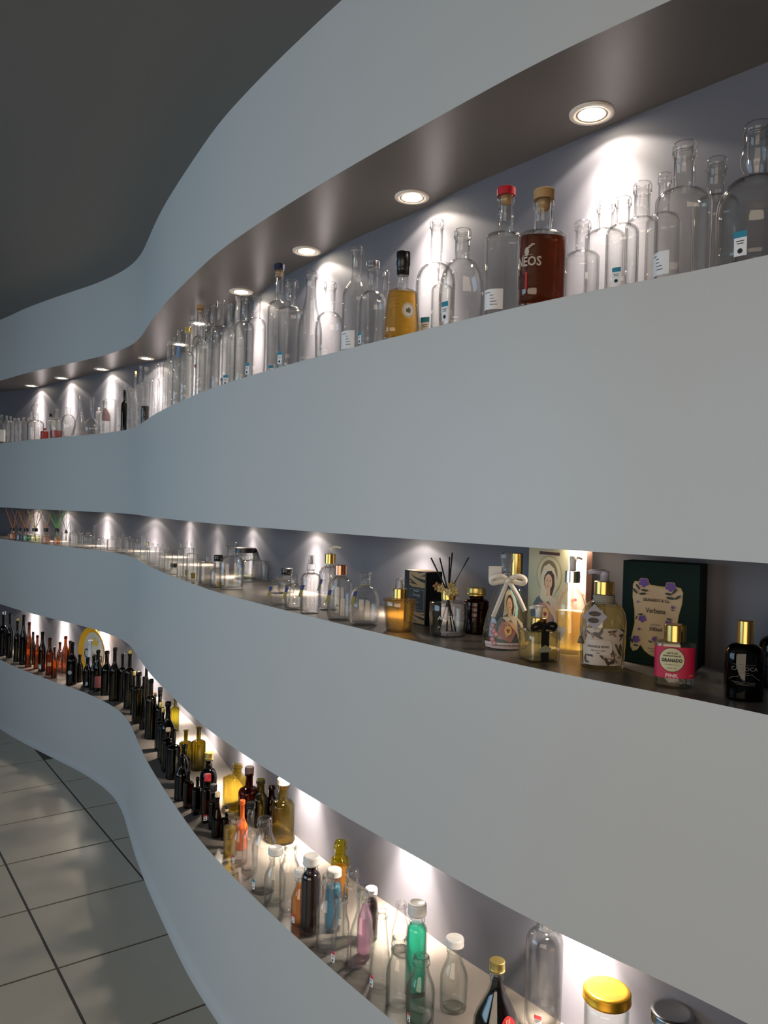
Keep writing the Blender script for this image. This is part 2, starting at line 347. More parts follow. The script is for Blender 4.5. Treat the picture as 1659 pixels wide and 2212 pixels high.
# ------------------------------------------------------------------ placing things on the shelves
def ray(px, py):
    v = RIGHT * ((px - W / 2) / FPX) + DOWN * ((py - H / 2) / FPX) + FWD
    return v
def on_plane(px, py, z):
    v = ray(px, py); t = (z - EYE) / v.z; return Vector((v.x * t, v.y * t, z))
def project(p):
    q = Vector(p) - Vector((0, 0, EYE)); w = q.dot(FWD)
    return W / 2 + FPX * q.dot(RIGHT) / w, H / 2 + FPX * q.dot(DOWN) / w, w
FNORM = []
for i, p in enumerate(FC):
    t = FC[min(i + 1, N_PL)] - FC[max(i - 1, 0)]; t.normalize(); nrm = Vector((-t.y, t.x))
    if nrm.x < 0: nrm = -nrm
    FNORM.append(nrm)                      # points into the niche
def front_info(x, y):
    """(distance behind the front edge, inward normal) of a plan point"""
    best = 1e9; bi = 0
    for i, p in enumerate(FC):
        d = (p.x - x) ** 2 + (p.y - y) ** 2
        if d < best: best = d; bi = i
    n = FNORM[bi]; return (Vector((x, y)) - FC[bi]).dot(n), n, bi
def back_dist(x, y):
    best = 1e9
    for a, b in zip(BC, BC[1:]):
        ab = b - a; t = max(0, min(1, (Vector((x, y)) - a).dot(ab) / ab.length_squared)); q = a + ab * t
        best = min(best, (q.x - x) ** 2 + (q.y - y) ** 2)
    return math.sqrt(best)
def at_depth(px, d, z):
    """plan point a distance d behind the front edge seen in picture column px"""
    best = None
    for i in range(N_PL):
        a = FC[i] + FNORM[i] * d; b = FC[i + 1] + FNORM[i + 1] * d
        if a.y < 0.5 or b.y < 0.5: continue
        xa, _, _ = project((a.x, a.y, z)); xb, _, _ = project((b.x, b.y, z))
        if (xa - px) * (xb - px) <= 0 and xa != xb:
            t = (px - xa) / (xb - xa); q = a.lerp(b, t)
            if best is None or q.y < best.y: best = q
    return Vector((best.x, best.y, z))

# ------------------------------------------------------------------ bottle shapes: shoulder start, neck start, neck radius, shoulder curve, lip, section, foot width
K = {
 'spirit': (0.64, 0.71, 0.34, 'round', 'bead', 2.0, 1.0), 'tallspirit': (0.66, 0.73, 0.40, 'round', 'bead', 2.0, 0.97),
 'wine': (0.56, 0.74, 0.38, 'slope', 'bead', 2.0, 1.0), 'bordeaux': (0.62, 0.72, 0.38, 'round', 'bead', 2.0, 1.0),
 'champagne': (0.34, 0.80, 0.42, 'slope', 'bead', 2.0, 1.0), 'bell': (0.34, 0.70, 0.33, 'round', 'bead', 2.3, 0.94),
 'flask': (0.52, 0.70, 0.36, 'round', 'bead', 2.6, 0.97), 'cyl': (0.70, 0.76, 0.46, 'round', 'bead', 2.0, 1.0),
 'perf': (0.80, 0.84, 0.34, 'round', 'plain', 7.0, 1.0), 'perfround': (0.70, 0.82, 0.36, 'round', 'plain', 2.2, 0.95), 'perfcyl': (0.84, 0.88, 0.42, 'round', 'plain', 2.0, 1.0),
 'milk': (0.46, 0.84, 0.52, 'slope', 'thread', 2.0, 0.96), 'juice': (0.62, 0.84, 0.60, 'slope', 'thread', 2.0, 0.97), 'sauce': (0.40, 0.86, 0.44, 'slope', 'thread', 2.0, 0.97),
 'beer': (0.54, 0.78, 0.42, 'slope', 'bead', 2.0, 1.0), 'stubby': (0.56, 0.76, 0.46, 'slope', 'bead', 2.0, 1.0), 'cone': (0.06, 0.62, 0.24, 'line', 'flare', 2.0, 1.0),
 'onion': (0.22, 0.52, 0.22, 'slope', 'flare', 2.0, 0.8), 'ball': (0.42, 0.76, 0.30, 'round', 'flare', 2.0, 0.55), 'square': (0.66, 0.72, 0.34, 'round', 'bead', 9.0, 1.0),
 'oil': (0.72, 0.80, 0.36, 'round', 'bead', 6.0, 1.0), 'apoth': (0.62, 0.68, 0.30, 'round', 'flare', 2.0, 1.0), 'smooth': (0.62, 0.86, 0.62, 'round', 'thread', 2.0, 1.0),
 'jar': (0.86, 0.93, 0.84, 'round', 'plain', 2.0, 0.97), 'taper': (0.90, 0.95, 0.42, 'round', 'plain', 2.0, 0.80), 'trap': (0.68, 0.76, 0.34, 'round', 'bead', 2.8, 1.28), 'water': (0.74, 0.90, 0.46, 'round', 'thread', 2.0, 0.98),
 'demi': (0.42, 0.64, 0.30, 'round', 'bead', 2.0, 0.96), 'bellcone': (0.05, 0.97, 0.17, 'convex', 'plain', 2.0, 0.96),
 'slim': (0.10, 0.92, 0.40, 'line', 'bead', 2.0, 1.0),
}
def profile(kind, Hh, r, nr=None, sh=None, ne=None, rings_n=7):
    a, b, c, curve, lip, n, foot = K[kind]
    a = a if sh is None else sh; b = b if ne is None else ne; c = c if nr is None else nr
    k0 = max(1, foot); rb = r / k0; out = []; e = min(0.10 * r, 0.004)
    f0 = rb * foot
    out += [(0.0, f0 * 0.80), (0.0, f0 * 0.93), (e * 0.5, f0 * 0.985), (e * 1.8, f0)]
    for t in (0.25, 0.5, 0.75, 1.0): out.append((e * 1.8 + (a * Hh - e * 1.8) * t, f0 + (rb - f0) * (t if foot < 1 and kind in ('taper',) or foot > 1 else math.sin(t * PI / 2))))
    rn = rb * c
    for i in range(1, rings_n + 1):
        u = i / rings_n
        if curve == 'round': g = math.sqrt(max(0, 1 - u * u)) if i < rings_n else 0.0; z = a + (b - a) * (math.sin(u * PI / 2)) ; g = math.cos(u * PI / 2)
        elif curve == 'slope': g = 0.5 + 0.5 * math.cos(PI * u); z = a + (b - a) * u
        elif curve == 'convex': g = 1 - u ** 1.7; z = a + (b - a) * u
        else: g = 1 - u; z = a + (b - a) * u
        out.append((z * Hh, rn + (rb - rn) * g))
    out.append(((b + 0.012) * Hh, rn * 0.97))
    if kind == 'demi': out += [((b + t) * Hh, rn * q) for t, q in ((0.03, 1.02), (0.07, 1.32), (0.11, 1.42), (0.16, 1.36), (0.21, 1.14), (0.24, 1.02), (0.27, 1.0))]
    return out, rn, b, lip, n
def bottle_mesh(kind, Hh, r, ry=None, seg=28, inner=True, **kw):
    prof, rn, b, lip, n = profile(kind, Hh, r, rings_n=7 if seg > 20 else 4, **kw)
    flatk = 1.0 if ry is None else ry / r; zn = b * Hh
    def sec(z, rr):
        # a flat bottle goes round again at the neck
        t = min(1, max(0, (rr - rn) / max(1e-6, r / max(1, K[kind][6]) - rn))); 
        k = 1 - (1 - flatk) * (t ** 0.5); nn = 2 + (n - 2) * t ** 0.6
        return (z, rr, rr * k, nn)
    secs = [sec(z, rr) for z, rr in prof]
    top = Hh; lh = min(0.018, 0.08 * Hh)
    if lip == 'bead': secs += [(top - lh, rn * 0.97, rn * 0.97, 2), (top - lh * 0.95, rn * 1.14, rn * 1.14, 2), (top - lh * 0.25, rn * 1.14, rn * 1.14, 2), (top, rn * 1.02, rn * 1.02, 2)]
    elif lip == 'flare': secs += [(top - lh * 0.6, rn * 1.0, rn * 1.0, 2), (top - lh * 0.15, rn * 1.42, rn * 1.42, 2), (top, rn * 1.44, rn * 1.44, 2)]
    elif lip == 'thread': 
        secs += [(top - lh * 1.5, rn * 0.98, rn * 0.98, 2), (top - lh * 1.42, rn * 1.16, rn * 1.16, 2), (top - lh * 1.2, rn * 1.16, rn * 1.16, 2), (top - lh * 1.12, rn, rn, 2), (top - lh * 0.1, rn, rn, 2), (top, rn * 0.95, rn * 0.95, 2)]
    else: secs += [(top - 0.001, rn * 0.97, rn * 0.97, 2), (top, rn * 0.92, rn * 0.92, 2)]
    secs.append((top - 0.0006, rn * 0.80, rn * 0.80, 2))
    if inner:                                            # the cavity, down to a thick foot
        w = min(0.0028, r * 0.09); foot = min(0.012, 0.05 * Hh)
        secs.append((zn + 0.004, rn * 0.80, rn * 0.80, 2))
        for z, rr in [q for q in prof[::-1] if q[0] < zn and q[0] > foot * 1.3 + 0.002]:
            s_ = sec(z, rr); secs.append((z - w * 0.4, max(s_[1] - w, s_[1] * 0.5), max(s_[2] - w, s_[2] * 0.5), s_[3]))
        z, a_, b_, n_ = secs[-1]
        secs += [(foot * 1.15, a_ * 0.97, b_ * 0.97, n_), (foot, a_ * 0.82, b_ * 0.82, n_), (foot * 1.35, a_ * 0.35, b_ * 0.35, n_)]
    else:
        secs.append((top - min(0.02, Hh * 0.1), rn * 0.76, rn * 0.76, 2))
    bm = bmesh.new(); rings(bm, secs, seg, True, inner)
    return bm
def surf(kind, Hh, r, ry=None, **kw):
    """function (angle, z, off) -> point on the glass surface; angle 0 faces local -Y"""
    prof, rn, b, lip, n = profile(kind, Hh, r, **kw); flatk = 1.0 if ry is None else ry / r
    def f(a, z, off=0.0004):
        for (z0, r0), (z1, r1) in zip(prof, prof[1:]):
            if z <= z1: break
        rr = r0 + (r1 - r0) * max(0, min(1, (z - z0) / max(1e-6, z1 - z0)))
        t = min(1, max(0, (rr - rn) / max(1e-6, r / max(1, K[kind][6]) - rn))); k = 1 - (1 - flatk) * (t ** 0.5); nn = 2 + (n - 2) * t ** 0.6
        th = a - PI / 2; c, s = math.cos(th), math.sin(th); q = (abs(c) ** nn + abs(s) ** nn) ** (-1 / nn)
        return Vector(((rr + off) * c * q, (rr * k + off) * s * q, z))
    return f
def patch(bm, f, a0, a1, z0, z1, mi=0, na=8, nz=3, off=0.0004):
    g = [[bm.verts.new(f(a0 + (a1 - a0) * i / na, z0 + (z1 - z0) * j / nz, off)) for i in range(na + 1)] for j in range(nz + 1)]
    for j in range(nz):
        for i in range(na):
            q = bm.faces.new((g[j][i], g[j][i + 1], g[j + 1][i + 1], g[j + 1][i])); q.material_index = mi
def wrap_text(bm, f, r, s, size, a, z, xs=1.0, mi=0, off=0.0007, bold=0.0):
    vs, fs = text_geo(s, size, xs, bold)
    vv = [bm.verts.new(f(a + x / r, z + y, off)) for x, y in vs]
    for q in fs:
        try: k = bm.faces.new([vv[i] for i in q]); k.material_index = mi
        except ValueError: pass
def wrap_poly(bm, f, r, pts, a, z, mi=0, off=0.0006):
    xs = [p[0] for p in pts]; big = (max(xs) - min(xs)) / r
    if big < 0.22 or r >= 0.9:
        vv = [bm.verts.new(f(a + x / r, z + y, off)) for x, y in pts]; k = bm.faces.new(vv); k.material_index = mi; return
    b2 = bmesh.new(); b2.faces.new([b2.verts.new((x, y, 0)) for x, y in pts]); n = max(1, int(big / 0.16))
    for k in range(1, n + 1):                            # cut into upright strips that follow the curve of the glass
        x = min(xs) + (max(xs) - min(xs)) * k / (n + 1)
        bmesh.ops.bisect_plane(b2, geom=b2.verts[:] + b2.edges[:] + b2.faces[:], plane_co=(x, 0, 0), plane_no=(1, 0, 0))
    mp = {v: bm.verts.new(f(a + v.co.x / r, z + v.co.y, off)) for v in b2.verts}
    for q in b2.faces: k = bm.faces.new([mp[v] for v in q.verts]); k.material_index = mi
    b2.free()
def disc(cx, cy, rx, ry, n=20, a0=0.0, a1=2 * PI): return [(cx + rx * math.cos(a0 + (a1 - a0) * i / n), cy + ry * math.sin(a0 + (a1 - a0) * i / n)) for i in range(n)]

def sticker(t, f, r, a, z, w, h, bandcol='teal'):
    bm = bmesh.new(); patch(bm, f, a - w / 2 / r, a + w / 2 / r, z, z + h, off=0.0005); s = link('sticker', bm, M['paper'], t)
    bm = bmesh.new(); patch(bm, f, a - w / 2 / r, a + w / 2 / r, z + h * 0.74, z + h * 1.0, off=0.0008); link('sticker_band', bm, M[bandcol], s)
    bm = bmesh.new(); wrap_poly(bm, f, r, disc(0, 0, w * 0.2, w * 0.2), a, z + h * 0.2, off=0.0009); link('sticker_dot', bm, M['ink'], s)
    bm = bmesh.new()
    for k, ww in enumerate((0.62, 0.5)): wrap_poly(bm, f, r, [(-w * ww / 2, -h * 0.018), (w * ww / 2, -h * 0.018), (w * ww / 2, h * 0.018), (-w * ww / 2, h * 0.018)], a, z + h * (0.6 - 0.1 * k), off=0.0009)
    link('printed_line', bm, M['ink'], s)
def whitelabel(t, f, r, a, z, w, h):
    bm = bmesh.new(); patch(bm, f, a - w / 2 / r, a + w / 2 / r, z, z + h, off=0.0005); s = link('sticker', bm, M['paper'], t)
    bm = bmesh.new()
    for k, ww in enumerate((0.5, 0.22, 0.26, 0.4, 0.45)):
        x0 = -w * 0.35 if k == 0 else -w * 0.02
        wrap_poly(bm, f, r, [(x0, 0), (x0 + w * ww * 0.7, 0), (x0 + w * ww * 0.7, h * 0.03), (x0, h * 0.03)], a, z + h * (0.82 - 0.15 * k), off=0.0009)
    link('printed_line', bm, M['ink'], s)

def cap(t, kind, z, rn, col, Hc):
    """stopper or closure that starts at height z on a neck of radius rn"""
    if kind == 'cork':                                   # a disc top over a plug in the neck
        bm = bmesh.new(); rings(bm, [(z, rn * 0.9, rn * 0.9, 2), (z, rn * 1.18, rn * 1.18, 2), (z + Hc * 0.92, rn * 1.2, rn * 1.2, 2), (z + Hc, rn * 1.1, rn * 1.1, 2)], 24); o = link('stopper', bm, M[col], t); sharp(o)
        bm = bmesh.new(); rings(bm, [(z - Hc * 0.9, rn * 0.66, rn * 0.66, 2), (z - 0.0005, rn * 0.72, rn * 0.72, 2)], 20); link('stopper_plug', bm, M['cork'], o)
    elif kind == 'screw':
        bm = bmesh.new(); k = rn * 1.22
        rings(bm, [(z, k * 1.03, k * 1.03, 2), (z + Hc * 0.12, k * 1.03, k * 1.03, 2), (z + Hc * 0.15, k * 0.98, k * 0.98, 2), (z + Hc * 0.22, k * 1.02, k * 1.02, 2), (z + Hc * 0.28, k * 0.98, k * 0.98, 2), (z + Hc * 0.34, k * 1.02, k * 1.02, 2), (z + Hc * 0.4, k, k, 2), (z + Hc * 0.94, k, k, 2), (z + Hc, k * 0.93, k * 0.93, 2)], 28)
        sharp(link('screw_cap', bm, M[col], t))
    elif kind == 'lug':
        bm = bmesh.new(); k = rn * 1.36
        rings(bm, [(z, k * 0.96, k * 0.96, 2), (z + Hc * 0.1, k, k, 2), (z + Hc * 0.2, k, k, 2), (z + Hc * 0.26, k * 0.97, k * 0.97, 2), (z + Hc * 0.75, k * 0.99, k * 0.99, 2), (z + Hc * 0.93, k * 0.93, k * 0.93, 2), (z + Hc, k * 0.82, k * 0.82, 2), (z + Hc * 0.95, k * 0.76, k * 0.76, 2)], 32)
        link('twist_cap', bm, M[col], t)
    elif kind == 'sleeve':
        bm = bmesh.new(); rings(bm, [(z - Hc * 0.2, rn * 1.1, rn * 1.1, 2), (z + Hc * 0.25, rn * 1.12, rn * 1.12, 2), (z + Hc * 0.3, rn * 1.24, rn * 1.24, 2), (z + Hc * 0.97, rn * 1.26, rn * 1.26, 2), (z + Hc, rn * 1.18, rn * 1.18, 2)], 24); link('capsule', bm, M[col], t)
    elif kind == 'collar':
        bm = bmesh.new(); k = rn * 1.25; rings(bm, [(z, k, k, 2), (z + Hc * 0.96, k, k, 2), (z + Hc, k * 0.95, k * 0.95, 2)], 28); sharp(link('collar', bm, M[col], t))
    elif kind == 'ballstopper':
        bm = bmesh.new(); R0 = Hc * 0.42
        rings(bm, [(z - Hc * 0.15, rn * 0.7, rn * 0.7, 2), (z + Hc * 0.1, rn * 0.8, rn * 0.8, 2)] + [(z + Hc * 0.1 + R0 * (1 - math.cos(u)), max(rn * .7, R0 * math.sin(u) * 1.15), max(rn * .7, R0 * math.sin(u) * 1.15), 2) for u in (0.5, 0.9, 1.3, 1.7, 2.1, 2.5)] + [(z + Hc * 0.1 + R0 * 2, R0 * 0.25, R0 * 0.25, 2)], 20); link('glass_stopper', bm, G['clear'], t)
def liquid_in(t, kind, Hh, r, ry, fill, key, **kw):
    prof, rn, b, lip, n = profile(kind, Hh, r, **kw); flatk = 1.0 if ry is None else ry / r; w = min(0.0036, r * 0.12) + 0.0004; foot = min(0.012, 0.05 * Hh) + 0.0008
    secs = []
    for z, rr in prof:
        if z < foot * 1.2 or z > fill * Hh: continue
        tt = min(1, max(0, (rr - rn) / max(1e-6, r / max(1, K[kind][6]) - rn))); k = 1 - (1 - flatk) * (tt ** 0.5); nn = 2 + (n - 2) * tt ** 0.6
        secs.append((z, max(rr - w, rr * 0.45), max(rr * k - w, rr * k * 0.45), nn))
    if not secs: secs = [(foot * 1.2, r - w, (r if ry is None else ry) - w, n)]
    s0, s1 = secs[0], secs[-1]
    secs = [(foot, s0[1] * 0.9, s0[2] * 0.9, s0[3]), (foot * 1.15, s0[1], s0[2], s0[3])] + secs + ([(fill * Hh, s1[1] if fill < b else rn * 0.72, s1[2] if fill < b else rn * 0.72, s1[3])] if fill * Hh > s1[0] + 0.001 else [])
    bm = bmesh.new(); rings(bm, secs, 28); return link('liquid', bm, liquid(key), t)

ITEMS = []
def B(shelf, kind, x, base, top, w, label, name='glass_bottle', mat='clear', cat='bottle', **kw):
    """x, base: picture column and row where the glass meets the shelf in front ('d', depth) for the top shelf; top: row of its highest point; w: width"""
    ITEMS.append(dict(shelf=shelf, kind=kind, x=x, base=base, top=top, w=w, label=label, name=name, mat=mat, cat=cat, **kw))
SZ = {1: Z['F1'], 2: Z['F2'], 3: Z['F3']}
def first_place(it):
    z = SZ[it['shelf']]
    if it['shelf'] == 1 or it.get('deep'):
        p = at_depth(it['x'], it['base'], z)
    else:
        p = on_plane(it['x'], it['base'], z); dep = p.y; r = it['w'] / 2 * dep / FPX; v = Vector((p.x, p.y)).normalized(); p = Vector((p.x + v.x * r * 0.93, p.y + v.y * r * 0.93, z))
    it['p'] = Vector((p.x, p.y))
def finish_item(it):
    z = SZ[it['shelf']]; p = it['p']; x_, y_, dep = project((p.x, p.y, z)); r = it['w'] / 2 * dep / FPX; kind = it['kind']
    # height so that the top shows at the wanted row
    q = Vector((p.x, p.y)); v = ray(x_ + 0.028 * (y_ - it['top']), it['top']); Hh = EYE + v.z * q.length / Vector((v.x, v.y)).length - z
    ceil_ = {1: Z['S1'], 2: Z['S2'], 3: Z['S3']}[it['shelf']] - z - 0.004
    Hh = min(max(Hh, 0.02), ceil_); it['H'] = Hh
    toward = math.atan2(-p.x, p.y)                      # local -Y points at the eye
    d, n, i = front_info(p.x, p.y)
    t = empty(it['name'], (p.x, p.y, z), it.get('yaw', 0.25) - math.atan2(p.x, p.y))
    tag(t, it['label'], it['cat'], it.get('group'))
    flatk = it.get('flat', 1.0); ry = r * flatk if flatk != 1.0 else None; w = it['w']
    seg = it.get('seg', 44 if w > 55 else 32 if w > 30 else 22 if w > 17 else 16)
    ck = it.get('cap'); Hc = 0.0
    kw = {k: it[k] for k in ('nr', 'sh', 'ne') if k in it}
    if ck: Hc = Hh * it.get('hc', 0.08)
    Hg = Hh - Hc * (1.0 if ck in ('cork', 'ballstopper', 'collar') else 0.75)
    if ck == 'spraytop': Hg = Hh - Hc
    if it['mat'] == 'clear' and w < 32 and it['shelf'] < 3: it['mat'] = 'farclear'
    mat = G[it['mat']] if it['mat'] in G else M[it['mat']]
    rn = r / max(1, K[kind][6]) * kw.get('nr', K[kind][2])
    body = link('body', bottle_mesh(kind, Hg, r, ry, seg, inner=(w > 24 and it['mat'] not in ('black',)), **kw), mat, t)
    f = surf(kind, Hg, r, ry, **kw)
    if w > 20 and not ck:                              # the finish of the mouth
        lip = K[kind][4]; lh = min(0.018, 0.08 * Hg); bm = bmesh.new()
        if lip == 'thread':
            for k in range(3):
                zz = Hg - lh * (0.85 - 0.28 * k); tube(bm, [(rn * 1.02 * math.cos(a * PI / 12), rn * 1.02 * math.sin(a * PI / 12), zz + lh * 0.01 * a) for a in range(24)], rn * 0.05, 6, True)
            link('screw_thread', bm, mat, t)
        elif lip == 'bead':
            tube(bm, [(rn * 1.08 * math.cos(a * PI / 12), rn * 1.08 * math.sin(a * PI / 12), Hg - lh * 0.95) for a in range(24)], rn * 0.12, 6, True); link('neck_ring', bm, mat, t)
        else: bm.free()
    if ck and ck not in ('spraytop',): cap(t, ck, Hg - (0 if ck in ('cork', 'ballstopper', 'collar') else Hc * 0.25), rn if K[kind][4] != 'flare' else rn * 1.2, it.get('capcol', 'black'), Hc)
    if it.get('liq'): liquid_in(t, kind, Hg, r, ry, it.get('fill', 0.6), it['liq'], **kw)
    a0 = it.get('sa', -0.5) - it.get('yaw', 0.25)
    if it.get('stk'):
        hh = min(0.034, 0.13 * Hg) * it.get('ss', 1.0); sticker(t, f, r, a0, Hg * it.get('sz', 0.05) + 0.004, min(hh * 0.52, r * 0.9), hh, it['stk'])
    if it.get('wl'): hh = 0.16 * Hg; whitelabel(t, f, r, a0, Hg * 0.07, min(hh * 1.35, r * 1.3), hh)
    if it.get('paper'):                                # a plain coloured paper label round the front
        c, zl, zh, aw = it['paper']; bm = bmesh.new(); patch(bm, f, -aw, aw, Hg * zl, Hg * zh, na=10); link('paper_label', bm, ink(c), t)
    if it.get('seal'):
        c, zc, rad, aa = it['seal']; bm = bmesh.new(); wrap_poly(bm, f, r, disc(0, 0, rad, rad), aa, Hg * zc); link('round_label', bm, ink(c), t)
    if it.get('tagcard'): hang_tag(t, f, Hg, r, rn, K[kind] if 'ne' not in kw else (0, kw['ne']))
    it['t'] = t; it['f'] = f; it['Hg'] = Hg; it['r_'] = r; it['rn'] = rn; it['ry'] = ry
    if it.get('extra'): it['extra'](it)
def hang_tag(t, f, Hg, r, rn, kk):
    z = Hg * min(0.9, kk[1] + 0.02); bm = bmesh.new()
    tube(bm, [(rn * 1.1 * math.cos(a * PI / 10), rn * 1.1 * math.sin(a * PI / 10), z) for a in range(20)], 0.0007, 5, True)
    p0 = Vector((-rn * 1.1, -rn * 0.3, z)); p1 = f(-1.0, Hg * 0.66, 0.003) 
    tube(bm, [p0, (p0 + p1) / 2 + Vector((-0.001, -0.002, 0.002)), p1], 0.0007, 5); s = link('tag_string', bm, M['string'], t)
    bm = bmesh.new(); d = Vector((-0.30, -0.12, -0.95)).normalized(); sd = Vector((0.45, -0.88, 0)).normalized() * 0.0055; n = d.cross(sd).normalized() * 0.0005
    for mi, (u0, u1) in enumerate(((0.0, 0.013), (0.013, 0.032))):
        v = [p1 + d * u + sd * k + n * e for e in (-1, 1) for u in (u0, u1) for k in (-1, 1)]; vv = [bm.verts.new(q) for q in v]
        for q in ((0, 1, 3, 2), (4, 6, 7, 5), (0, 2, 6, 4), (1, 5, 7, 3), (0, 4, 5, 1), (2, 3, 7, 6)): ff = bm.faces.new([vv[i] for i in q]); ff.material_index = mi
    link('hang_tag', bm, [M['navyink'], M['mustard']], t, smooth=False)

# ------------------------------------------------------------------ things with print and trimmings of their own
def print_rum(it):
    t, f, r, Hh = it['t'], it['f'], it['r_'], it['Hg']; bm = bmesh.new()
    wrap_text(bm, f, r, 'NEOS', 0.024, -0.74, Hh * 0.40, 0.82, off=0.0006, bold=0.0006)
    wrap_poly(bm, f, r, disc(0, 0, 0.0045, 0.008, 14), -0.78, Hh * 0.49)
    wrap_poly(bm, f, r, [(-0.011, 0), (0.011, 0.001), (0.011, 0.0018), (-0.011, 0.0008)], -0.78, Hh * 0.455)
    for k in range(3): wrap_poly(bm, f, r, disc(0.003 + 0.004 * k, 0.003 * k, 0.004, 0.0016, 8), -0.78, Hh * 0.525)
    link('printed_name', bm, ink((190, 180, 168)), t)
    bm = bmesh.new()
    for k in range(6): patch(bm, f, -1.35, -0.86, Hh * (0.17 + 0.022 * k), Hh * (0.182 + 0.022 * k), off=0.0006)
    link('printed_text_block', bm, ink((52, 20, 12)), t)
    bm = bmesh.new(); patch(bm, f, -0.84, -0.74, Hh * 0.16, Hh * 0.31, off=0.0006, na=2); link('printed_red_bar', bm, ink((178, 44, 34)), t)
def print_gold(it):
    t, f, r, Hh = it['t'], it['f'], it['r_'], it['Hg']; a = 0.22
    bm = bmesh.new(); wrap_poly(bm, f, r, disc(0, 0, 0.0165, 0.0175, 26), a, Hh * 0.40); s = link('round_seal', bm, ink((214, 208, 196)), t)
    bm = bmesh.new()
    for k in range(24):
        a0, a1 = k * PI / 12, (k + 0.7) * PI / 12; wrap_poly(bm, f, r, [(0.0135 * math.cos(a0), 0.0145 * math.sin(a0)), (0.0148 * math.cos(a0), 0.0158 * math.sin(a0)), (0.0148 * math.cos(a1), 0.0158 * math.sin(a1)), (0.0135 * math.cos(a1), 0.0145 * math.sin(a1))], a, Hh * 0.40, off=0.0009)
    wrap_poly(bm, f, r, [(-0.006, -0.005), (0.004, -0.006), (0.006, 0.002), (0.001, 0.007), (-0.003, 0.003), (-0.007, 0.004)], a, Hh * 0.40, off=0.0009)
    link('seal_print', bm, ink((96, 92, 84)), s)
    bm = bmesh.new()
    for k in range(4): wrap_poly(bm, f, r, [(0, 0), (0.024 - 0.004 * (k % 2), 0.003), (0.024 - 0.004 * (k % 2), 0.0036), (0, 0.0006)], a - 1.05, Hh * (0.56 - 0.05 * k))
    link('printed_script', bm, ink((110, 62, 20)), t)
def pump(it, col='white', z0=None, h=0.03, nozzle=0.03, stem=0.35, ang=PI):
    t, rn = it['t'], it['rn']; z = it['Hg'] + (it['H'] - it['Hg']) * 0.0 if z0 is None else z0; bm = bmesh.new()
    rings(bm, [(z, rn * 0.55, rn * 0.55, 2), (z + h * 0.55, rn * 0.55, rn * 0.55, 2), (z + h * 0.58, rn * 0.62, rn * 0.62, 2), (z + h, rn * 0.6, rn * 0.55, 2)], 20)
    d = Vector((math.cos(ang), math.sin(ang), 0)); tube(bm, [Vector((0, 0, z + h * 0.85)), Vector((0, 0, z + h * 0.92)) + d * nozzle * 0.6, Vector((0, 0, z + h * 0.80)) + d * nozzle], [rn * 0.42, rn * 0.32, rn * 0.24], 10)
    link('pump_head', bm, M[col], t)
    bm = bmesh.new(); tube(bm, [(0, 0, z), (0.002, 0, it['Hg'] * 0.5), (0.005, 0, it['Hg'] * 0.1)], 0.0018, 6); link('dip_tube', bm, M['clearcap'], t)
def pump_item(col, h, nozzle, ang=PI): 
    def g(it): pump(it, col, it['H'] - h * it['H'], h * it['H'], nozzle, ang=ang)
    return g
def collar(it, col, z0, z1, k=1.3):
    rn = it['rn'] * k; bm = bmesh.new(); rings(bm, [(z0, rn, rn, 2), (z1 - 0.0006, rn, rn, 2), (z1, rn * 0.94, rn * 0.94, 2)], 32); sharp(link('collar', bm, M[col], it['t']))
def spray_clear(it):
    Hh, hc = it['H'], it['Hg']; z = hc - 0.002; e = it['H'] - hc
    collar(it, it.get('capcol', 'gold'), z, z + e * it.get('cf', 0.42), 1.25)
    rn = it['rn']; bm = bmesh.new(); rings(bm, [(z + e * 0.4, rn * 0.5, rn * 0.5, 2), (z + e * 0.7, rn * 0.5, rn * 0.5, 2), (z + e * 0.72, rn * 0.36, rn * 0.36, 2), (z + e * 0.92, rn * 0.36, rn * 0.36, 2)], 16); link('spray_nozzle', bm, M['white'], it['t'])
    bm = bmesh.new(); rings(bm, [(z + e * 0.42, rn * 0.98, rn * 0.98, 2), (z + e * 0.95, rn * 0.82, rn * 0.82, 2), (z + e, rn * 0.7, rn * 0.7, 2)], 20); link('spray_cap', bm, M['clearcap'], it['t'])
def collar_pump(col, pcol, frac, nozzle, ang=PI, cf=0.42):
    def g(it):
        z = it['Hg'] - 0.002; e = it['H'] - it['Hg']; collar(it, col, z, z + e * cf, 1.3); pump(it, pcol, z + e * cf, e * (1 - cf), nozzle, ang=ang)
    return g
def big_cap(it):
    z = it['Hg'] - 0.003; e = it['H'] - it['Hg']; k = it.get('ck', 1.35); rn = it['rn'] * k; bm = bmesh.new()
    rings(bm, [(z, rn, rn, 2), (z + e - 0.0008, rn, rn, 2), (z + e, rn * 0.95, rn * 0.95, 2), (z + e, rn * 0.5, rn * 0.5, 2)], 40); sharp(link('cap', bm, M[it.get('capcol', 'gold')], it['t']))
def bumps(rows, n, z0, z1, size=0.0022):
    """pressed pattern of small diamonds standing proud of the glass"""
    def g(it):
        f, Hh, r = it['f'], it['Hg'], it['r_']; bm = bmesh.new()
        for j in range(rows):
            z = Hh * (z0 + (z1 - z0) * (j + 0.5) / rows); dz = Hh * (z1 - z0) / rows * 0.46
            for i in range(n):
                a = 2 * PI * (i + 0.5 * (j % 2)) / n; da = PI / n * 0.92
                c = bm.verts.new(f(a, z, size)); q = [bm.verts.new(f(a + x * da, max(0.002, z + y * dz), 0.0002)) for x, y in ((-1, 0), (0, -1), (1, 0), (0, 1))]
                for k in range(4): bm.faces.new((c, q[k], q[(k + 1) % 4]))
        link('pressed_pattern', bm, G['clear'], it['t'], smooth=False)
    return g
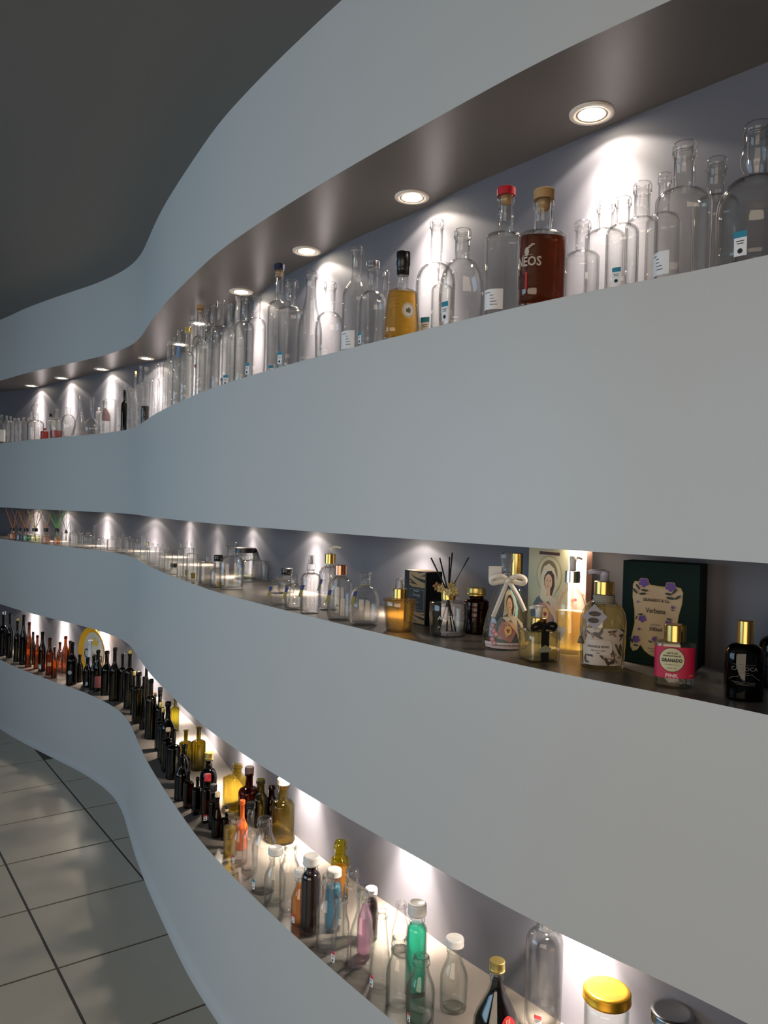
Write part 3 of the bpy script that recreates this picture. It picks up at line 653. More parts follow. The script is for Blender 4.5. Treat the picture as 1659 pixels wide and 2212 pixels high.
def flutes(n, z0, z1, size=0.0016):
    def g(it):
        f, Hh = it['f'], it['Hg']; bm = bmesh.new()
        for i in range(n):
            a = 2 * PI * i / n; da = PI / n * 0.6; cols = []
            for j in range(6):
                z = Hh * (z0 + (z1 - z0) * j / 5); s = size * math.sin(PI * j / 5) + 0.0002
                cols.append([bm.verts.new(f(a - da, z, 0.0002)), bm.verts.new(f(a, z, s)), bm.verts.new(f(a + da, z, 0.0002))])
            for p, q in zip(cols, cols[1:]):
                for k in (0, 1): bm.faces.new((p[k], p[k + 1], q[k + 1], q[k]))
        link('fluting', bm, G['clear'], it['t'])
    return g
def both(*fs):
    def g(it):
        for f in fs: f(it)
    return g
def reeds(colors, n, spread, rr=0.0016, top=None, flower=False):
    def g(it):
        t = it['t']; Hh = it['H']; rn = it['rn']; rng = random.Random(int(it['x'])); lim = {1: Z['S1'], 2: Z['S2'], 3: Z['S3']}[it['shelf']] - SZ[it['shelf']] - 0.003
        hh = min(lim, top or lim)
        for k in range(n):
            a = rng.uniform(0, 2 * PI); s = (k / max(1, n - 1) - 0.5) * 2 * spread + rng.uniform(-.1, .1) * spread; dx = s; dy = rng.uniform(-0.3, 0.3) * spread
            z1 = hh * rng.uniform(0.9, 1.0); bm = bmesh.new(); tube(bm, [(-dx * 0.35 * min(1, rn * 1.6 / max(1e-4, abs(dx))), 0, 0.006), (dx * 0.12 * min(1, rn * 2 / max(1e-4, abs(dx))), dy * .1, Hh * 0.97), (dx, dy, z1)], rr, 6)
            link('reed_stick', bm, ink(colors[k % len(colors)]), t)
    return g
def antik(it):
    t, f, r, Hh = it['t'], it['f'], it['r_'], it['Hg']
    collar(it, 'gold', Hh - 0.002, it['H'], 1.2)
    bm = bmesh.new(); wrap_text(bm, f, r, 'ANTIK', 0.0135, -0.28, Hh * 0.52, 1.05, off=0.0007); link('printed_name', bm, ink((206, 206, 200)), t)
    tips = [(-0.042, 0.0, 0.172), (-0.021, 0.005, 0.172), (-0.001, -0.004, 0.175), (0.007, 0.004, 0.184), (0.044, 0.0, 0.174)]
    for x, y, z in tips:
        bm = bmesh.new(); tube(bm, [(-x * 0.45, -y, 0.01), (x * 0.14, y * .3, it['H']), (x, y, z)], 0.0017, 7); link('reed_stick', bm, M['reed'], t)
    for k, (x, y, z, col) in enumerate([(-0.020, -0.012, 0.105, (196, 176, 120)), (-0.004, -0.016, 0.098, (206, 192, 140)), (0.010, -0.014, 0.100, (190, 176, 118)), (-0.028, -0.008, 0.110, (150, 110, 70)), (0.003, -0.010, 0.112, (170, 150, 96))]):
        bm = bmesh.new()
        for p in range(5):
            a = 2 * PI * p / 5 + k; c = Vector((x + 0.0055 * math.cos(a), y - 0.001, z + 0.0055 * math.sin(a))); m = Matrix.Translation(c) @ Matrix.Rotation(-a, 4, 'Y') @ Matrix.Diagonal((0.0058, 0.0016, 0.0042, 1))
            bmesh.ops.create_icosphere(bm, subdivisions=1, radius=1.0, matrix=m)
        link('dried_flower', bm, ink(col), t)
    bm = bmesh.new(); tube(bm, [(-0.028, -0.008, 0.11), (-0.004, -0.006, 0.098), (0.006, -0.004, it['H'] - 0.002)], 0.0009, 5); tube(bm, [(0.003, -0.01, 0.11), (0.012, -0.012, 0.088), (0.020, -0.012, 0.090)], 0.0012, 5); link('flower_stem', bm, ink((122, 54, 34)), t)
def lady(bm_of, X, Y, k):
    """veiled lady in a robe, flat colours, centred on (X, Y), k = height of the figure"""
    P = lambda pts: [(X + x * k, Y + y * k) for x, y in pts]
    E = lambda cx, cy, rx, ry: P(disc(cx, cy, rx, ry, 22))
    A = []
    A.append(((176, 158, 108), E(0.06, 0.52, 0.30, 0.34))); A.append(((206, 196, 160), E(0.06, 0.52, 0.275, 0.315))); A.append(((132, 112, 70), E(0.06, 0.54, 0.20, 0.24)))
    A.append(((92, 104, 104), P([(-0.34, -0.5), (0.30, -0.5), (0.34, -0.1), (0.22, 0.12), (0.0, 0.2), (-0.22, 0.1), (-0.36, -0.12)])))
    A.append(((214, 198, 168), P([(0.02, 0.16), (0.22, 0.14), (0.42, -0.02), (0.46, -0.42), (0.30, -0.5), (0.16, -0.1)])))
    A.append(((170, 118, 112), P([(-0.16, 0.02), (0.10, 0.04), (0.20, -0.2), (0.06, -0.42), (-0.14, -0.34), (-0.22, -0.14)])))
    A.append(((218, 204, 172), P([(-0.12, 0.52), (-0.06, 0.66), (0.06, 0.72), (0.18, 0.64), (0.24, 0.50), (0.24, 0.28), (0.12, 0.10), (-0.02, 0.02), (-0.14, 0.10), (-0.12, 0.30)])))
    A.append(((66, 46, 34), P([(-0.055, 0.46), (0.02, 0.58), (0.12, 0.60), (0.19, 0.52), (0.20, 0.34), (0.14, 0.16), (0.06, 0.20), (-0.04, 0.34)])))
    A.append(((222, 180, 140), E(0.055, 0.40, 0.088, 0.135))); A.append(((222, 180, 140), P([(0.02, 0.30), (0.10, 0.29), (0.10, 0.16), (0.0, 0.14)])))
    A.append(((66, 46, 34), P([(-0.045, 0.45), (0.03, 0.545), (0.12, 0.53), (0.10, 0.56), (0.03, 0.58), (-0.04, 0.5)])))
    for ex in (0.020, 0.094): A.append(((50, 36, 30), E(ex, 0.418, 0.017, 0.008))); A.append(((92, 64, 46), P([(ex - 0.022, 0.440), (ex, 0.450), (ex + 0.022, 0.442), (ex, 0.456)])))
    A.append(((196, 148, 112), P([(0.052, 0.41), (0.064, 0.355), (0.046, 0.352)]))); A.append(((176, 72, 68), E(0.054, 0.322, 0.022, 0.009)))
    A.append(((222, 180, 140), P([(0.04, 0.02), (0.16, -0.02), (0.24, -0.14), (0.18, -0.18), (0.06, -0.06), (-0.02, 0.03)])))
    for q in range(4): A.append(((214, 170, 130), P([(0.06 - 0.02 * q, 0.0 - 0.02 * q + 0.03), (-0.04 - 0.02 * q, 0.06 - 0.022 * q), (-0.042 - 0.02 * q, 0.05 - 0.022 * q), (0.05 - 0.02 * q, -0.02 - 0.02 * q + 0.03)])))
    A.append(((226, 186, 112), E(0.0, -0.16, 0.085, 0.105))); A.append(((150, 44, 40), P([(0.0, -0.22), (-0.04, -0.17), (-0.03, -0.125), (0.0, -0.14), (0.03, -0.125), (0.04, -0.17)])))
    return A
def draw(t, f, r, a, z, polys, off0=0.0006, name='printed_picture'):
    cols = []; bm = bmesh.new()
    for i, (c, pts) in enumerate(polys):
        if c not in cols: cols.append(c)
        try: wrap_poly(bm, f, r, pts, a, z, cols.index(c), off0 + 0.00004 * i)
        except ValueError: pass
    return link(name, bm, [ink(c) for c in cols], t)
def bow(t, z, y, col, s, tails, name='ribbon_bow'):
    bm = bmesh.new()
    for sg in (-1, 1):
        pts = [Vector((0, y, z)), Vector((sg * s * 0.5, y - s * 0.22, z + s * 0.28)), Vector((sg * s, y - s * 0.1, z + s * 0.12)), Vector((sg * s * 0.95, y, z - s * 0.18)), Vector((sg * s * 0.45, y + s * 0.02, z - s * 0.1)), Vector((0, y, z))]
        rib(bm, pts, s * 0.30)
    for (x1, z1) in tails: rib(bm, [Vector((0, y - 0.001, z)), Vector((x1 * 0.5, y - s * 0.2, z + z1 * 0.45)), Vector((x1, y - s * 0.12, z + z1))], s * 0.26)
    bmesh.ops.create_uvsphere(bm, u_segments=10, v_segments=6, radius=s * 0.16, matrix=Matrix.Translation((0, y - 0.002, z)))
    return link(name, bm, M[col], t)
def rib(bm, pts, w):
    P = [Vector(p) for p in pts]; fine = []
    for i in range(len(P) - 1):
        a, b, c, d = P[max(i - 1, 0)], P[i], P[i + 1], P[min(i + 2, len(P) - 1)]
        for k in range(4):
            t = k / 4; fine.append(0.5 * (2 * b + (c - a) * t + (2 * a - 5 * b + 4 * c - d) * t * t + (3 * b - a - 3 * c + d) * t ** 3))
    fine.append(P[-1]); rows = []
    for i, p in enumerate(fine):
        t = fine[min(i + 1, len(fine) - 1)] - fine[max(i - 1, 0)]; n = t.cross(Vector((0, 1, 0)))
        n = n.normalized() * w / 2 if n.length > 1e-7 else Vector((0, 0, w / 2)); e = Vector((0, 0.0004, 0))
        rows.append([bm.verts.new(p + n - e), bm.verts.new(p - n - e), bm.verts.new(p - n + e), bm.verts.new(p + n + e)])
    for A_, B_ in zip(rows, rows[1:]):
        for k in range(4): bm.faces.new((A_[k], A_[(k + 1) % 4], B_[(k + 1) % 4], B_[k]))
def mary_bottle(it):
    t, f, r, Hh = it['t'], it['f'], it['r_'], it['Hg']; e = it['H'] - Hh; rn = it['rn']
    bm = bmesh.new(); z = Hh - 0.001
    rings(bm, [(z - 0.008, rn * .7, rn * .7, 2), (z, rn * 0.75, rn * 0.75, 2), (z + e * 0.12, rn * 1.15, rn * 1.15, 2), (z + e * 0.2, rn * 1.1, rn * 1.1, 2), (z + e * 0.72, rn * 1.75, rn * 1.75, 2), (z + e * 0.88, rn * 1.65, rn * 1.65, 2), (z + e, rn * 0.9, rn * 0.9, 2)], 8); link('faceted_stopper', bm, G['farclear'], t, smooth=False)
    draw(t, f, r, -0.12, Hh * 0.36, lady(None, 0, 0, 0.092)[3:])
    bm = bmesh.new(); patch(bm, f, -1.25, 1.3, Hh * 0.02, Hh * 0.10, off=0.0005, na=14); link('pearly_base_print', bm, ink((214, 190, 186)), t)
    pol = []
    rng = random.Random(3)
    for k in range(7): 
        cx, cy = rng.uniform(-0.036, -0.024), rng.uniform(-0.045, 0.0)
        pol.append(((176, 112, 108), disc(cx, cy, 0.006, 0.006, 9))); pol.append(((214, 160, 150), disc(cx, cy, 0.003, 0.003, 8)))
    draw(t, f, r, -0.12, Hh * 0.36, pol, name='printed_roses')
    draw(t, f, r, 0.1, Hh * 0.60, [((150, 206, 204), [(0.004, -0.03), (0.014, -0.026), (0.021, -0.008), (0.019, 0.012), (0.008, 0.026), (0.0, 0.03), (0.004, 0.022), (0.012, 0.008), (0.013, -0.008)])], name='printed_halo')
    bow(t, Hh * 0.90, -rn * 1.35, 'ribbon', 0.034, [(-0.030, -0.075), (0.036, -0.062)])
    bm = bmesh.new(); box(bm, -0.039, -0.012, -0.004, -0.0035, Hh * 0.90, Hh * 1.08); link('gift_card', bm, M['paper'], t, smooth=False)
def black_bow(it):
    t, Hh, r = it['t'], it['Hg'], it['r_']; z = Hh - 0.002; e = it['H'] - Hh
    collar(it, 'gold', z, z + e * 0.5, 1.35); pump(it, 'white', z + e * 0.5, e * 0.5, 0.020, ang=PI)
    y = -(it['ry'] or r) - 0.0022; bm = bmesh.new(); box(bm, -0.012, 0.004, y, y + 0.0018, 0.002, Hh * 0.97); link('ribbon_band', bm, M['velvet'], t, smooth=False)
    bow(t, Hh * 1.08, -it['rn'] * 1.6, 'velvet', 0.024, [(-0.004, -0.03)])
    bm = bmesh.new(); pts = [(-0.0155 + 0.0, Hh * 0.34), (0.0065, Hh * 0.34), (0.008, Hh * 0.46), (-0.0045, Hh * 0.56), (-0.0165, Hh * 0.46)]
    a = [bm.verts.new((x, y - 0.0016, zz)) for x, zz in pts]; b = [bm.verts.new((x, y - 0.0002, zz)) for x, zz in pts]; bm.faces.new(a); bm.faces.new(b[::-1])
    for k in range(5): bm.faces.new((a[k], b[k], b[(k + 1) % 5], a[(k + 1) % 5]))
    link('wax_seal', bm, ink((150, 154, 132)), t, smooth=False)
    bm = bmesh.new(); s = Vector((0.03, -0.004, Hh * 1.16)); q = [s, s + Vector((0.024, -0.008, -0.012)), s + Vector((0.012, -0.006, -0.034)), s + Vector((-0.008, 0, -0.024))]; vv = [bm.verts.new(v) for v in q]; ww = [bm.verts.new(v + Vector((0, 0.0005, 0))) for v in q]; bm.faces.new(vv); bm.faces.new(ww[::-1])
    for k in range(4): bm.faces.new((vv[k], ww[k], ww[(k + 1) % 4], vv[(k + 1) % 4]))
    link('gift_card', bm, M['paper'], t, smooth=False)
def label_bottle(it):
    t, f, r, Hh = it['t'], it['f'], it['r_'], it['Hg']; z = Hh - 0.002; e = it['H'] - Hh; rn = it['rn']
    collar(it, 'gold', z, z + e * 0.55, 1.3); pump(it, 'lilac', z + e * 0.55, e * 0.45, 0.030, ang=PI)
    bm = bmesh.new()
    for k in range(5): tube(bm, [((rn * 1.28 + 0.0012 * (k % 2)) * math.cos(a * PI / 14), (rn * 1.28) * math.sin(a * PI / 14), Hh * 0.87 + 0.0032 * k + 0.0006 * math.sin(a)) for a in range(28)], 0.0019, 6, True)
    tube(bm, [(-rn * 1.3, 0, Hh * 0.88), (-r * 0.95, -0.012, Hh * 0.62), (-r * 1.06, -0.012, Hh * 0.40)], 0.0017, 6); tube(bm, [(-rn * 1.3, -0.004, Hh * 0.88), (-r * 0.85, -0.02, Hh * 0.62), (-r * 0.98, -0.02, Hh * 0.42)], 0.0017, 6)
    link('neck_cord', bm, M['rope'], t)
    bm = bmesh.new(); tube(bm, [(-r * 1.04, -0.014, Hh * 0.42), (-r * 1.05, -0.014, Hh * 0.33)], [0.003, 0.0062], 8); link('tassel', bm, ink((104, 100, 74)), t)
    bm = bmesh.new(); patch(bm, f, -1.15, 0.75, Hh * 0.06, Hh * 0.55, off=0.0005, na=18); s = link('paper_label', bm, ink((188, 176, 164)), t)
    rng = random.Random(11); pol = []
    for k in range(46):
        a = rng.uniform(-1.1, 0.7) * r; zz = rng.uniform(0.08, 0.53)
        if -0.030 < a < 0.006 and 0.20 < zz < 0.40: continue
        th = rng.uniform(0, PI); L1, L2 = rng.uniform(0.004, 0.009), rng.uniform(0.0012, 0.0028)
        pts = [(a + L1 * math.cos(u) * math.cos(th) - L2 * math.sin(u) * math.sin(th), L1 * math.cos(u) * math.sin(th) + L2 * math.sin(u) * math.cos(th) + (zz - 0.3) * Hh) for u in [q * PI / 5 for q in range(10)]]
        pol.append((((64, 56, 48), (92, 82, 72), (140, 112, 92))[k % 3], pts))
    pol.append(((84, 84, 88), disc(-0.018, Hh * 0.165, 0.006, 0.0035, 12))); pol.append(((84, 84, 88), disc(-0.012, Hh * 0.165 + 0.004, 0.0028, 0.0026, 10)))
    pol.append(((196, 186, 176), [(-0.033, -0.1 * Hh), (0.004, -0.1 * Hh), (0.008, -0.05 * Hh), (0.008, 0.05 * Hh), (0.004, 0.1 * Hh), (-0.033, 0.1 * Hh)]))
    draw(s.parent, f, r, 0, Hh * 0.30, pol, off0=0.0008, name='label_print')
    bm = bmesh.new(); wrap_text(bm, f, r, 'FOLHAS & ERVAS', 0.0058, -0.38, Hh * 0.31, 0.8, off=0.0032, bold=0.0001); wrap_text(bm, f, r, 'Sabonete L\u00edquido', 0.0042, -0.38, Hh * 0.26, 0.8, off=0.0032); wrap_text(bm, f, r, '350ml', 0.0034, -0.38, Hh * 0.225, 0.8, off=0.0032); link('label_lettering', bm, M['ink'], t)
    c = f(-0.55, Hh * 0.70, 0.006); d = 0.021; n = Vector((-0.45, -0.9, 0)).normalized(); u = Vector((0.9, -0.45, 0)).normalized(); v = Vector((0, 0, 1))
    def plate(pts, o0, o1, m, nm):
        bm = bmesh.new(); a = [bm.verts.new(c + u * x + v * y + n * o0) for x, y in pts]; b = [bm.verts.new(c + u * x + v * y + n * o1) for x, y in pts]; bm.faces.new(a[::-1]); bm.faces.new(b)
        for k in range(len(pts)): bm.faces.new((a[k], a[(k + 1) % len(pts)], b[(k + 1) % len(pts)], b[k]))
        return link(nm, bm, m, t, smooth=False)
    plate([(-d * 1.05, 0), (0.002, -d * 1.1), (d * 1.1, 0.002), (0.0, d * 1.1)], 0, 0.0008, ink((150, 146, 152)), 'diamond_tag')
    plate([(x * 1.0 * (1 if 0 else 1), y + 0.004) for x, y in disc(0.001, 0.002, 0.011, 0.0045, 14)], 0.0008, 0.0012, ink((58, 44, 26)), 'tag_print'); plate(disc(-0.001, -0.006, 0.010, 0.005, 10), 0.0008, 0.0012, ink((58, 44, 26)), 'tag_print')
def pink_bottle(it):
    t, f, r, Hh = it['t'], it['f'], it['r_'], it['Hg']; big_cap(it)
    bm = bmesh.new(); patch(bm, f, -1.35, 1.35, Hh * 0.22, Hh * 0.86, off=0.0004, na=22); link('pink_label', bm, ink((184, 24, 66)), t)
    a = -0.18; zc = Hh * 0.595; bm = bmesh.new(); wrap_poly(bm, f, r, disc(0, 0, 0.0196, 0.0200, 30), a, zc, off=0.0007); link('label_ring', bm, ink((74, 16, 26)), t)
    bm = bmesh.new(); wrap_poly(bm, f, r, disc(0, 0, 0.0184, 0.0188, 30), a, zc, off=0.0009); link('label_disc', bm, ink((196, 192, 156)), t)
    bm = bmesh.new(); o = 0.0011; wrap_text(bm, f, r, 'LEITE DE', 0.0042, a, zc + 0.0105, off=o, bold=0.00012); wrap_text(bm, f, r, 'HIDRATANTE PARA P\u00c9S', 0.0034, a, zc + 0.0062, 0.72, off=o, bold=0.00012); wrap_text(bm, f, r, 'GRANADO', 0.0074, a, zc - 0.001, 0.82, off=o, bold=0.00035)
    wrap_poly(bm, f, r, [(-0.011, 0), (0.011, 0), (0.011, 0.0005), (-0.011, 0.0005)], a, zc - 0.0078, off=o); wrap_text(bm, f, r, 'DESDE 1870', 0.0028, a, zc - 0.0135, off=o); link('label_lettering', bm, M['ink'], t)
    bm = bmesh.new(); wrap_text(bm, f, r, 'PINK', 0.0074, a, Hh * 0.27, 1.15, off=0.0008, bold=0.0003); link('label_name', bm, ink((226, 190, 196)), t)
    bm = bmesh.new(); wrap_text(bm, f, r, '120ml', 0.0052, a + 1.0, Hh * 0.285, off=0.0008); link('label_volume', bm, ink((206, 150, 120)), t)
def brown_print(it):
    t, f, r, Hh = it['t'], it['f'], it['r_'], it['Hg']; big_cap(it); bm = bmesh.new()
    wrap_text(bm, f, r, 'CARIOCA', 0.0085, -0.20, Hh * 0.56, 1.0, off=0.0006)
    wrap_poly(bm, f, r, [(-0.016, 0.0), (0.016, 0.0), (0.016, 0.0005), (-0.016, 0.0005)], -0.2, Hh * 0.63, off=0.0006); wrap_poly(bm, f, r, [(-0.006, 0.0), (0.006, 0.0), (0.006, 0.0005), (-0.006, 0.0005)], -0.2, Hh * 0.49, off=0.0006)
    hill = [(-0.024, 0), (-0.016, 0.005), (-0.009, 0.006), (-0.003, 0.013), (0.003, 0.008), (0.010, 0.010), (0.018, 0.004), (0.024, 0.001)]
    for (x0, y0), (x1, y1) in zip(hill, hill[1:]): wrap_poly(bm, f, r, [(x0, y0), (x1, y1), (x1, y1 + 0.0006), (x0, y0 + 0.0006)], -0.2, Hh * 0.36, off=0.0006)
    for k in range(3): wrap_poly(bm, f, r, [(-0.018 + 0.003 * k, -0.002 - 0.002 * k), (0.016, -0.003 - 0.002 * k), (0.016, -0.0026 - 0.002 * k), (-0.018 + 0.003 * k, -0.0016 - 0.002 * k)], -0.2, Hh * 0.36, off=0.0006)
    link('printed_name', bm, ink((104, 100, 96)), t)
def jug_loop(it):
    r, Hh, rn = it['r_'], it['Hg'], it['rn']; bm = bmesh.new()
    for s in (1,): tube(bm, [(s * (rn * 1.0 + 0.018 * math.sin(u * PI)), 0, Hh * (0.88 - 0.15 * u)) for u in [k / 8 for k in range(9)]], 0.0022, 8)
    link('neck_loop', bm, G['clear'], it['t'])
def swing_top(it):
    z, rn = it['H'] * 0.93, it['rn']; bm = bmesh.new(); tube(bm, [(rn * 1.5 * math.cos(u), -0.002, z + 0.016 * math.sin(u) * 1.2) for u in [k * PI / 10 for k in range(-4, 15)]], 0.0012, 6); link('wire_bail', bm, M['steel'], it['t'])
    bm = bmesh.new(); rings(bm, [(z + 0.008, rn, rn, 2), (z + 0.020, rn * 1.15, rn * 1.15, 2), (z + 0.024, rn * 0.7, rn * 0.7, 2)], 14); link('stopper', bm, M['black'], it['t'])
def bulb(it):
    pass
def soy_top(it):
    z, rn = it['Hg'], it['rn']; e = it['H'] - z; bm = bmesh.new(); rings(bm, [(z, rn * .8, rn * .8, 2), (z + e * 0.35, rn * 1.2, rn * 1.2, 2), (z + e * 0.45, rn * .8, rn * .8, 2)], 14); link('cork', bm, M['palecork'], it['t'])
    bm = bmesh.new(); bmesh.ops.create_uvsphere(bm, u_segments=14, v_segments=8, radius=e * 0.32, matrix=Matrix.Translation((0, 0, z + e * 0.68))); link('ball_stopper', bm, M['black'], it['t'])
def jar_ribs(it):
    f, Hh = it['f'], it['Hg']; bm = bmesh.new()
    for k in range(5):
        z = Hh * (0.16 + 0.13 * k); tube(bm, [f(a * PI / 14, z, 0.0004) for a in range(28)], 0.0022, 6, True)
    link('glass_rib', bm, G['amberjar'], it['t'])

# ------------------------------------------------------------------ TOP SHELF (base = depth behind the front edge)
tb_ = 'sticker'
B(1, 'demi', 1628, 0.088, 268, 160, '=big round clear bottle with a bulging neck at the right edge of the top shelf', stk='teal', sa=-0.35, ss=1.2, sz=0.06)
B(1, 'tallspirit', 1540, 0.185, 344, 96, '=tall clear bottle behind and left of the big round bottle, top shelf')
B(1, 'flask', 1471, 0.075, 311, 118, '=wide clear flat bottle with white text sticker, next to the big round bottle', flat=0.62, wl=1, sa=-0.9, nr=0.38, sh=0.58, ne=0.68)
B(1, 'spirit', 1428, 0.20, 376, 74, '=clear bottle with thin neck hidden behind the wide flat bottle, top shelf')
B(1, 'spirit', 1381, 0.135, 396, 68, '=clear straight bottle behind the small stickered bottle, top shelf', nr=0.5)
B(1, 'bordeaux', 1341, 0.055, 428, 69, '=small clear round-shouldered bottle with teal sticker, front, right of the amber bottles', nr=0.44, stk='teal', sa=-0.3, ss=1.3)
B(1, 'cyl', 1290, 0.16, 438, 84, '=clear bottle with flared mouth standing back under the brightest light, top shelf', nr=0.40)
B(1, 'spirit', 1246, 0.115, 480, 74, '=low clear bottle just right of the dark amber spirit bottle, top shelf', nr=0.42, sh=0.60, ne=0.67)
B(1, 'flask', 1174, 0.062, 411, 106, '=dark amber spirit bottle with wooden stopper and pale printed lettering', flat=0.66, nr=0.36, sh=0.66, ne=0.71, cap='cork', capcol='cork', hc=0.085, liq='rum', fill=0.655, extra=print_rum)
B(1, 'flask', 1086, 0.062, 407, 84, '=clear oval bottle with a red-topped cork, left of the dark amber spirit bottle', flat=0.7, nr=0.40, sh=0.66, ne=0.70, cap='cork', capcol='redcap', hc=0.06, wl=1, sa=-0.6)
B(1, 'bell', 994, 0.062, 497, 96, '=dome-shouldered clear bottle with teal sticker, left of the red-topped bottle', flat=0.85, stk='teal', sa=-0.75, ss=1.4, nr=0.34)
B(1, 'cyl', 951, 0.20, 568, 46, '=small clear bottle in the back row behind the dome-shouldered bottle')
B(1, 'bell', 929, 0.125, 477, 84, '=tall clear bottle with long neck behind the golden bottle, top shelf', sh=0.50, ne=0.66, nr=0.32, stk='teal', sa=-0.5, ss=1.3)
B(1, 'trap', 866, 0.055, 545, 86, '=golden liqueur bottle with black sleeve and round white seal', flat=0.6, cap='sleeve', capcol='black', hc=0.21, liq='gold', fill=0.665, nr=0.36, sh=0.64, ne=0.70, extra=print_gold)
B(1, 'spirit', 829, 0.155, 586, 42, '=narrow clear bottle behind the silver-capped bottle, top shelf')
B(1, 'flask', 801, 0.062, 566, 62, '=clear bottle with silver screw cap left of the golden liqueur bottle', cap='screw', capcol='silver', hc=0.07, stk='teal', sa=-0.9, nr=0.38)
B(1, 'wine', 766, 0.085, 534, 60, '=tall clear bottle with long sloping neck and white text sticker', wl=1, sa=-0.7)
B(1, 'bell', 709, 0.055, 611, 60, '=squat clear bottle with bulging shoulders left of the tall sloping-necked bottle', sh=0.42, ne=0.62, nr=0.40)
B(1, 'champagne', 667, 0.065, 588, 53, '=slender clear bottle with long tapering neck, top shelf middle')
B(1, 'spirit', 625, 0.058, 606, 60, '=clear straight bottle with flat shoulders and two small teal stickers', stk='teal', sa=-0.8, nr=0.40, sh=0.66, ne=0.70)
B(1, 'tallspirit', 597, 0.135, 571, 46, '=tall clear bottle with dark blue stopper, middle of the top shelf', cap='cork', capcol='navy', hc=0.05, stk='teal', sa=-0.6)
B(1, 'bordeaux', 550, 0.055, 635, 43, '=clear bottle with a swollen neck under the fourth ceiling light', nr=0.42, stk='teal', sa=-0.9)
T = [  # kind, x, depth, top, width, description, extras
 ('tallspirit', 524, 0.10, 640, 42, 'clear bottle with ribbed collar', {}),
 ('wine', 508, 0.165, 640, 30, 'clear bottle in the back row', {}),
 ('bordeaux', 492, 0.07, 655, 30, 'slim clear bottle', {'stk': 'teal', 'sa': -0.4}),
 ('tallspirit', 471, 0.065, 649, 38, 'clear straight-sided bottle', {'stk': 'teal', 'sa': 0.5}),
 ('cyl', 455, 0.14, 658, 34, 'clear wide-necked bottle', {}),
 ('wine', 440, 0.165, 673, 26, 'clear thin-necked bottle at the back', {}),
 ('tallspirit', 434, 0.06, 690, 28, 'clear bottle in the front row', {}),
 ('tallspirit', 427, 0.115, 659, 32, 'clear bottle with orange cork stopper', {'cap': 'cork', 'capcol': 'cork', 'hc': 0.04}),
 ('bordeaux', 410, 0.145, 684, 27, 'clear bottle with faint red print', {'seal': ((206, 60, 50), 0.5, 0.008, 0.5)}),
 ('tallspirit', 401, 0.055, 708, 31, 'clear bottle with gold screw cap', {'cap': 'screw', 'capcol': 'brass', 'hc': 0.06}),
 ('wine', 383, 0.07, 712, 26, 'clear bottle with blue tinted neck', {'paper': ((120, 150, 190), 0.66, 0.8, 1.4)}),
 ('wine', 371, 0.13, 728, 22, 'clear bottle with round lip', {}),
 ('tallspirit', 361, 0.055, 736, 22, 'clear round-shouldered bottle', {'liq': None}),
 ('cyl', 347, 0.10, 783, 17, 'short clear bottle', {}),
 ('cyl', 335, 0.055, 787, 16, 'short clear bottle', {}),
 ('wine', 325, 0.12, 802, 14, 'thin clear bottle', {}),
 ('cyl', 312.5, 0.055, 793, 18, 'clear bottle half full of dark liquid', {'liq': 'cola', 'fill': 0.36}),
 ('tallspirit', 300.5, 0.085, 790, 15, 'slim clear bottle', {}),
 ('wine', 289, 0.16, 802, 12, 'clear bottle with brown stopper', {'cap': 'cork', 'capcol': 'cork', 'hc': 0.05}),
 ('slim', 279, 0.05, 838, 12, 'clear cylinder bottle without a neck', {'nr': 0.9, 'sh': 0.9, 'ne': 0.95}),
 ('bordeaux', 267, 0.055, 842, 13, 'olive green wine bottle', {'mat': 'dark'}),
 ('wine', 259, 0.10, 827, 17, 'tall clear bottle beside the olive one', {}),
 ('perf', 235, 0.14, 846, 24, 'clear square bottle', {}),
 ('flask', 225, 0.06, 866, 24, 'clear bottle with pinkish card label', {'paper': ((150, 122, 122), 0.40, 0.78, 0.7)}),
 ('perfcyl', 212, 0.18, 880, 12, 'small clear bottle', {}),
 ('onion', 197, 0.06, 857, 38, 'onion-shaped clear carafe with flared mouth', {}),
 ('cone', 172, 0.06, 855, 34, 'cone-shaped clear carafe with flared mouth', {}),
 ('ball', 147, 0.06, 880, 30, 'globe-shaped clear bottle', {}),
 ('flask', 121, 0.09, 883, 25, 'clear squat bottle with red liquid', {'liq': 'red', 'fill': 0.3}),
 ('perf', 109, 0.15, 894, 17, 'dark-capped bottle', {'cap': 'screw', 'capcol': 'black', 'hc': 0.1}),
 ('perf', 96, 0.045, 925, 15, 'small red square bottle', {'liq': 'red', 'fill': 0.8, 'cap': 'screw', 'capcol': 'redcap', 'hc': 0.15}),
 ('flask', 76, 0.065, 872, 33, 'clear decanter with glass ball stopper', {'cap': 'ballstopper', 'hc': 0.26, 'sh': 0.6, 'ne': 0.75}),
 ('perf', 66, 0.16, 890, 15, 'clear bottle behind the decanter', {}),
 ('perf', 49, 0.06, 901, 17, 'small clear bottle', {}), ('perfcyl', 39, 0.12, 903, 12, 'small clear bottle', {}),
 ('cyl', 31, 0.05, 903, 14, 'small clear bottle', {}), ('perf', 21, 0.10, 899, 13, 'small clear bottle', {}),
 ('perfround', 13, 0.05, 898, 14, 'small clear bottle', {}), ('flask', 1.5, 0.05, 896, 18, 'clear bottle with white label', {'paper': ((222, 222, 220), 0.1, 0.5, 0.8)}),
]
for k, x, d, top, w, desc, ex in T: B(1, k, x, d, top, w, desc, **ex)

